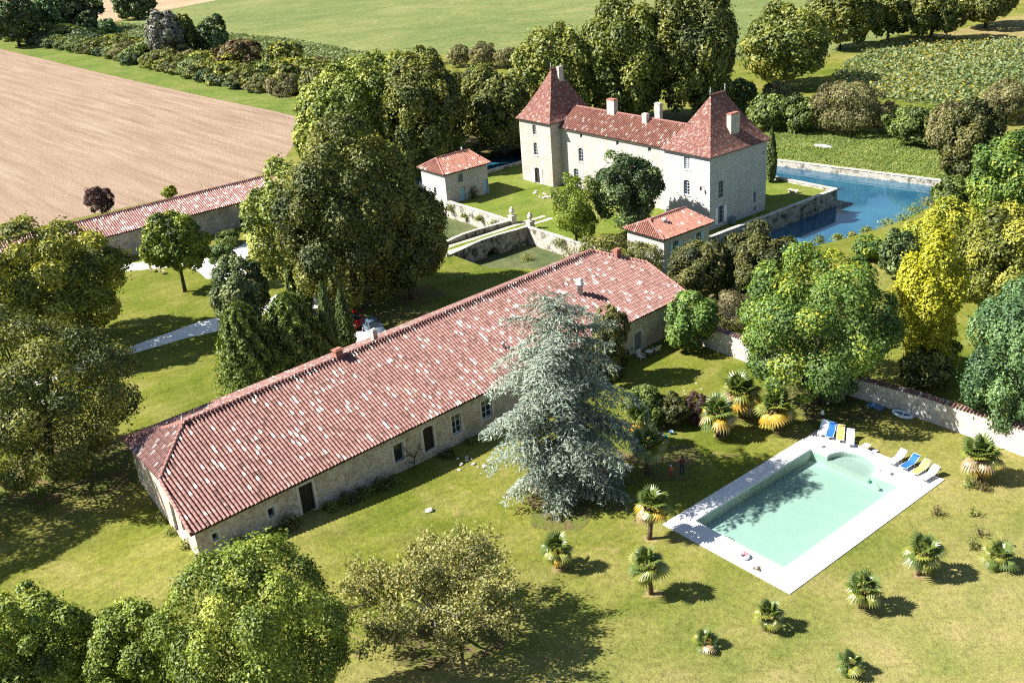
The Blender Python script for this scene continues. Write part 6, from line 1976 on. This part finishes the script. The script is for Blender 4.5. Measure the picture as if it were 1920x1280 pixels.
# ================================================================== people under the trees
def person(label, loc, rz, h, shirt, trousers, hair, skin, seed, arm=.3, hat=None):
    root = thing('person', label, 'person', loc, rz)
    k = h / 1.72
    J = {'pelvis': (0, 0, .95), 'chest': (0, -.02, 1.25), 'neck': (0, -.01, 1.44), 'jaw': (0, -.03, 1.53), 'head': (0, -.01, 1.62), 'crown': (0, 0, 1.68)}
    rad = {'pelvis': .15, 'chest': .155, 'neck': .058, 'jaw': .075, 'head': .092, 'crown': .07}
    E_ = [('pelvis', 'chest'), ('chest', 'neck'), ('neck', 'jaw'), ('jaw', 'head'), ('head', 'crown')]
    for s_, n_ in ((-1, 'l'), (1, 'r')):
        fw = .09 * s_
        J.update({'sh' + n_: (.18 * s_, -.01, 1.38), 'el' + n_: (.25 * s_, .02, 1.12), 'wr' + n_: (.24 * s_, -.12 - arm * .3, .95 + arm * .2), 'ha' + n_: (.235 * s_, -.17 - arm * .3, .9 + arm * .2),
                  'hip' + n_: (.1 * s_, 0, .88), 'kn' + n_: (.11 * s_, -.04 + fw, .5), 'an' + n_: (.115 * s_, .03 + fw, .09), 'to' + n_: (.125 * s_, -.12 + fw, .04)})
        rad.update({'sh' + n_: .075, 'el' + n_: .047, 'wr' + n_: .034, 'ha' + n_: .036, 'hip' + n_: .1, 'kn' + n_: .066, 'an' + n_: .045, 'to' + n_: .042})
        E_ += [('chest', 'sh' + n_), ('sh' + n_, 'el' + n_), ('el' + n_, 'wr' + n_), ('wr' + n_, 'ha' + n_), ('pelvis', 'hip' + n_), ('hip' + n_, 'kn' + n_), ('kn' + n_, 'an' + n_), ('an' + n_, 'to' + n_)]
        for f_ in range(4):
            a = 'f%d%s' % (f_, n_)
            bx = .235 * s_ + (f_ - 1.5) * .018
            J[a] = (bx, -.2 - arm * .3, .83 + arm * .2 - (.008 if f_ in (0, 3) else 0)); rad[a] = .009
            E_.append(('ha' + n_, a))
        J['th' + n_] = (.2 * s_, -.22 - arm * .3, .88 + arm * .2); rad['th' + n_] = .01; E_.append(('wr' + n_, 'th' + n_))
    names = list(J)
    me = bpy.data.meshes.new('body')
    me.from_pydata([tuple(c * k for c in J[n_]) for n_ in names], [(names.index(a), names.index(b2)) for a, b2 in E_], [])
    o = bpy.data.objects.new('body', me)
    COL.objects.link(o)
    o.modifiers.new('skin', 'SKIN')
    for i, n_ in enumerate(names):
        sv = me.skin_vertices[0].data[i]
        sv.radius = (rad[n_] * k * (1.15 if n_ in ('pelvis', 'chest') else 1), rad[n_] * k * (.72 if n_ in ('pelvis', 'chest') else 1))
        sv.use_root = n_ == 'pelvis'
    sb = o.modifiers.new('sub', 'SUBSURF'); sb.levels = 2; sb.render_levels = 2
    dg = bpy.context.evaluated_depsgraph_get()
    me2 = bpy.data.meshes.new_from_object(o.evaluated_get(dg))
    bpy.data.objects.remove(o)
    me2.materials.clear()
    for m_ in (skin, shirt, trousers, M['wood_dark']): me2.materials.append(m_)
    for p in me2.polygons:
        z, x, y = p.center.z / k, abs(p.center.x / k), p.center.y / k
        p.use_smooth = True
        p.material_index = 3 if z < .1 else (2 if z < .97 and x < .19 and y > -.14 else (1 if z < 1.46 and (z > 1.1 or x < .19) else 0))
    add('body', me2, root)
    m = MB()
    vs_, fs = [], []
    for i in range(7):
        a = math.pi * .62 * i / 6
        for j in range(12):
            g = 2 * math.pi * j / 12
            back = .03 * max(0, math.sin(g))
            vs_.append(((.1 * math.sin(a) + .004) * math.cos(g) * k, (.015 + (.112 * math.sin(a) + .004) * math.sin(g) + back) * k, (1.645 + .112 * math.cos(a) - (.05 * max(0, math.sin(g)) if i > 4 else 0) + (.055 * max(0, -math.sin(g)) if i > 3 else 0)) * k))
    for i in range(6):
        for j in range(12):
            a, c = i * 12 + j, i * 12 + (j + 1) % 12
            fs.append((a, a + 12, c + 12, c))
    m.mesh(vs_, fs, 0, True)
    m.build('hat' if hat else 'hair', hat or hair, root)
    m = MB()
    for s_ in (-1, 1):
        m.lathe([(.004 * k, 1.628 * k), (.011 * k, 1.634 * k), (.011 * k, 1.642 * k), (.004 * k, 1.648 * k)], 6, (s_ * .034 * k, -.094 * k))
    m.box(-.024 * k, .024 * k, -.1 * k, -.09 * k, 1.558 * k, 1.566 * k)
    m.build('face_features', M['dark'], root)
    m = MB()
    m.mesh([(-.014 * k, -.095 * k, 1.585 * k), (.014 * k, -.095 * k, 1.585 * k), (0, -.122 * k, 1.59 * k), (0, -.098 * k, 1.635 * k)], [(0, 1, 2), (1, 3, 2), (3, 0, 2)])
    for s_ in (-1, 1): m.box((s_ * .094 - .01) * k, (s_ * .094 + .01) * k, -.01 * k, .03 * k, 1.59 * k, 1.645 * k, bev=.006)
    m.build('nose_and_ears', skin, root)
    return root
skin_a, skin_b = plain('skin_adult', (.38, .22, .15), .6), plain('skin_child', (.45, .27, .19), .6)
person('adult in dark red top and dark trousers standing by the pool lawn', (12.67, 68.79, 0), R(160), 1.68, plain('dark_red_shirt', (.13, .03, .03), .9), plain('navy_trousers', (.02, .025, .05), .9), plain('dark_hair', (.02, .014, .01), .6), skin_a, 1)
person('small child in orange shirt and pale hat beside the adult', (11.73, 68.53, 0), R(150), 1.12, plain('orange_shirt', (.5, .12, .04), .9), plain('red_shorts', (.3, .06, .05), .9), plain('fair_hair', (.3, .22, .1), .6), skin_b, 2, .5, plain('pale_hat', (.62, .62, .66), .9))

# ================================================================== toys, buckets, chairs, stones
def bucket(label, x, y, col, r_=.17):
    t_ = thing('bucket', label, 'bucket', (x, y, 0), 0, 'plastic buckets in the shade')
    m = MB(); m.lathe([(r_ * .75, 0), (r_, .3), (r_ * 1.06, .31), (r_ * .93, .3), (r_ * .7, .03)], 12); m.build('pail', plain('plastic_' + label.split()[0], col, .4), t_)
    m = MB(); m.tube([(r_ * math.cos(R(a)), 0, .3 + r_ * .7 * math.sin(R(a))) for a in range(0, 181, 20)], .008, 4); m.build('handle', M['metal'], t_)
bucket('white plastic bucket in the shade right of the cedar', 12.0, 74.7, (.6, .62, .66), .2)
bucket('green plastic bucket touching the white one', 12.42, 74.5, (.03, .24, .13), .16)
bucket('blue plastic bucket below the dark shrubs', 12.95, 75.2, (.12, .25, .5), .18)
def heap(name, label, cat_, x, y, n_, r_, size, col, seed, z=None):
    rn_ = random.Random(seed)
    t_ = thing(name, label, cat_, (x, y, terr(x, y) if z is None else z))
    for k in range(n_):
        m = MB()
        s_ = size * rn_.uniform(.6, 1.3)
        vs_, fs = [], []
        for i in range(5):
            a = math.pi * i / 4
            for j in range(7):
                g = 2 * math.pi * j / 7
                q = s_ * rn_.uniform(.82, 1.12)
                vs_.append((q * math.sin(a) * math.cos(g) * 1.25, q * math.sin(a) * math.sin(g), q * .62 * math.cos(a)))
        for i in range(4):
            for j in range(7):
                a, c = i * 7 + j, i * 7 + (j + 1) % 7
                fs.append((a, a + 7, c + 7, c))
        m.mesh(vs_, fs)
        m.build('stone', col, t_, (rn_.gauss(0, r_), rn_.gauss(0, r_), s_ * .35), (0, 0, rn_.uniform(0, 6)))
    return t_
M['pale_rock'] = plain('pale_rock', (.5, .44, .38), .95, .1, 0, .2, 4)
heap('rock', 'single pale rock on the lawn behind the half-bare tree', 'rock', -7.42, 66.08, 1, .0, .42, M['pale_rock'], 1)
heap('stone_scatter', 'flat pale stones at the edge of the barn shadow', 'stones', -4.4, 73.4, 9, .9, .16, M['pale_rock'], 2)
heap('stone_scatter', 'flat pale stones on the lawn before the left castle tower', 'stones', 6.6, 150.2, 10, 1.1, .25, M['pale_rock'], 3, 0)
heap('stone_scatter', 'white stones scattered on the lawn right of the cedar', 'stones', 15.2, 82.5, 16, 1.9, .09, M['pale_rock'], 4)
heap('toy_heap', 'heap of reddish soil beside the white bucket', 'heap', 11.75, 75.1, 6, .16, .16, plain('red_soil', (.32, .15, .1), .95), 5)
def garden_chair(label, x, y, rz, mat_, group):
    t_ = thing('garden_chair', label, 'chair', (x, y, terr(x, y)), rz, group)
    m = MB()
    for k in range(5): m.box(-.28, .28, -.3 + .13 * k, -.19 + .13 * k, .36 + .01 * k * 0, .385)
    m.build('seat', mat_, t_)
    m = MB()
    for k in range(5): m.box(-.28 + .115 * k, -.18 + .115 * k, .3, .33, .4, 1.0, M=Matrix.Translation((0, .3, .4)) @ Matrix.Rotation(-.35, 4, 'X') @ Matrix.Translation((0, -.3, -.4)))
    m.build('backrest', mat_, t_)
    for xx in (-.26, .26):
        for yy in (-.27, .28):
            m = MB(); m.box(xx - .025, xx + .025, yy - .025, yy + .025, 0, .36); m.build('leg', mat_, t_)
        m = MB(); m.box(xx - .05, xx + .05, -.3, .36, .56, .585); m.build('armrest', mat_, t_)
wood = plain('pale_garden_wood', (.5, .39, .22), .8, .2, 0, .15, 6)
garden_chair('pale wooden garden chair on the lawn, left of the pair', -47.0, 128.9, R(150), wood, 'wooden chairs by the slender tree')
garden_chair('pale wooden garden chair on the lawn, right of the pair', -45.5, 127.7, R(130), wood, 'wooden chairs by the slender tree')
garden_chair('white garden chair on the gravel before the shed', -52.6, 130.6, R(100), M['white_frame'], 'white chairs by the shed')
garden_chair('small pale chair in the barn shadow, left one', 12.6, 90.1, R(30), M['zinc_white'], 'pale chairs in the barn shadow')
garden_chair('small pale chair in the barn shadow, right one', 14.3, 91.5, R(-150), M['zinc_white'], 'pale chairs in the barn shadow')
gt = thing('garden_table', 'small low table between the pale chairs in the barn shadow', 'table', (13.5, 90.8, 0), .4)
m = MB(); m.lathe([(.4, .55), (.42, .57), (.4, .6)], 14); m.build('table_top', M['zinc_white'], gt)
for a in (0, 2.1, 4.2):
    m = MB(); m.tube([(.12 * math.cos(a), .12 * math.sin(a), .55), (.32 * math.cos(a), .32 * math.sin(a), 0)], .02, 5); m.build('leg', M['zinc_white'], gt)
rs = thing('rubbish_bin', 'grey bin beside the foot of the right castle tower', 'bin', (*E2W(.6, 3.9), 0), CROT)
m = MB(); m.box(-.3, .3, -.32, .32, .08, 1.0, bev=.05); m.build('body', plain('grey_bin', (.12, .17, .2), .5), rs)
m = MB(); m.box(-.33, .33, -.36, .36, 1.003, 1.08, bev=.03); m.build('lid', plain('grey_bin_lid', (.1, .15, .18), .5), rs)
sb_ = thing('stone_bench', 'small stone bench on the terrace by the moat corner', 'bench', (*E2W(-2.0, 20.3), 0), CROT + .2)
m = MB(); m.box(-.8, .8, -.22, .22, .36, .45, bev=.02); m.build('seat', M['lime'], sb_)
for x in (-.55, .55):
    m = MB(); m.box(x - .1, x + .1, -.18, .18, 0, .359); m.build('leg', M['lime'], sb_)
lb_ = thing('rowing_boat', 'upturned white boat lying in the grass of the far bank', 'boat', (*E2W(-14, 44), .0), CROT + .2)
m = MB()
vs_, fs = [], []
for i in range(7):
    t_ = -1 + 2 * i / 6
    w_ = .55 * (1 - t_ * t_) ** .6 + .02
    for j in range(5):
        g = math.pi * j / 4
        vs_.append((t_ * 1.5, w_ * math.cos(g), .42 * (1 - .3 * t_ * t_) * math.sin(g)))
for i in range(6):
    for j in range(4):
        a = i * 5 + j
        fs.append((a, a + 1, a + 6, a + 5))
m.mesh(vs_, fs, 0, True); m.build('hull', M['white_frame'], lb_)
m = MB(); m.tube([(-1.45, 0, .3), (0, 0, .45), (1.45, 0, .3)], .03, 5); m.build('keel', M['grey_frame'], lb_)
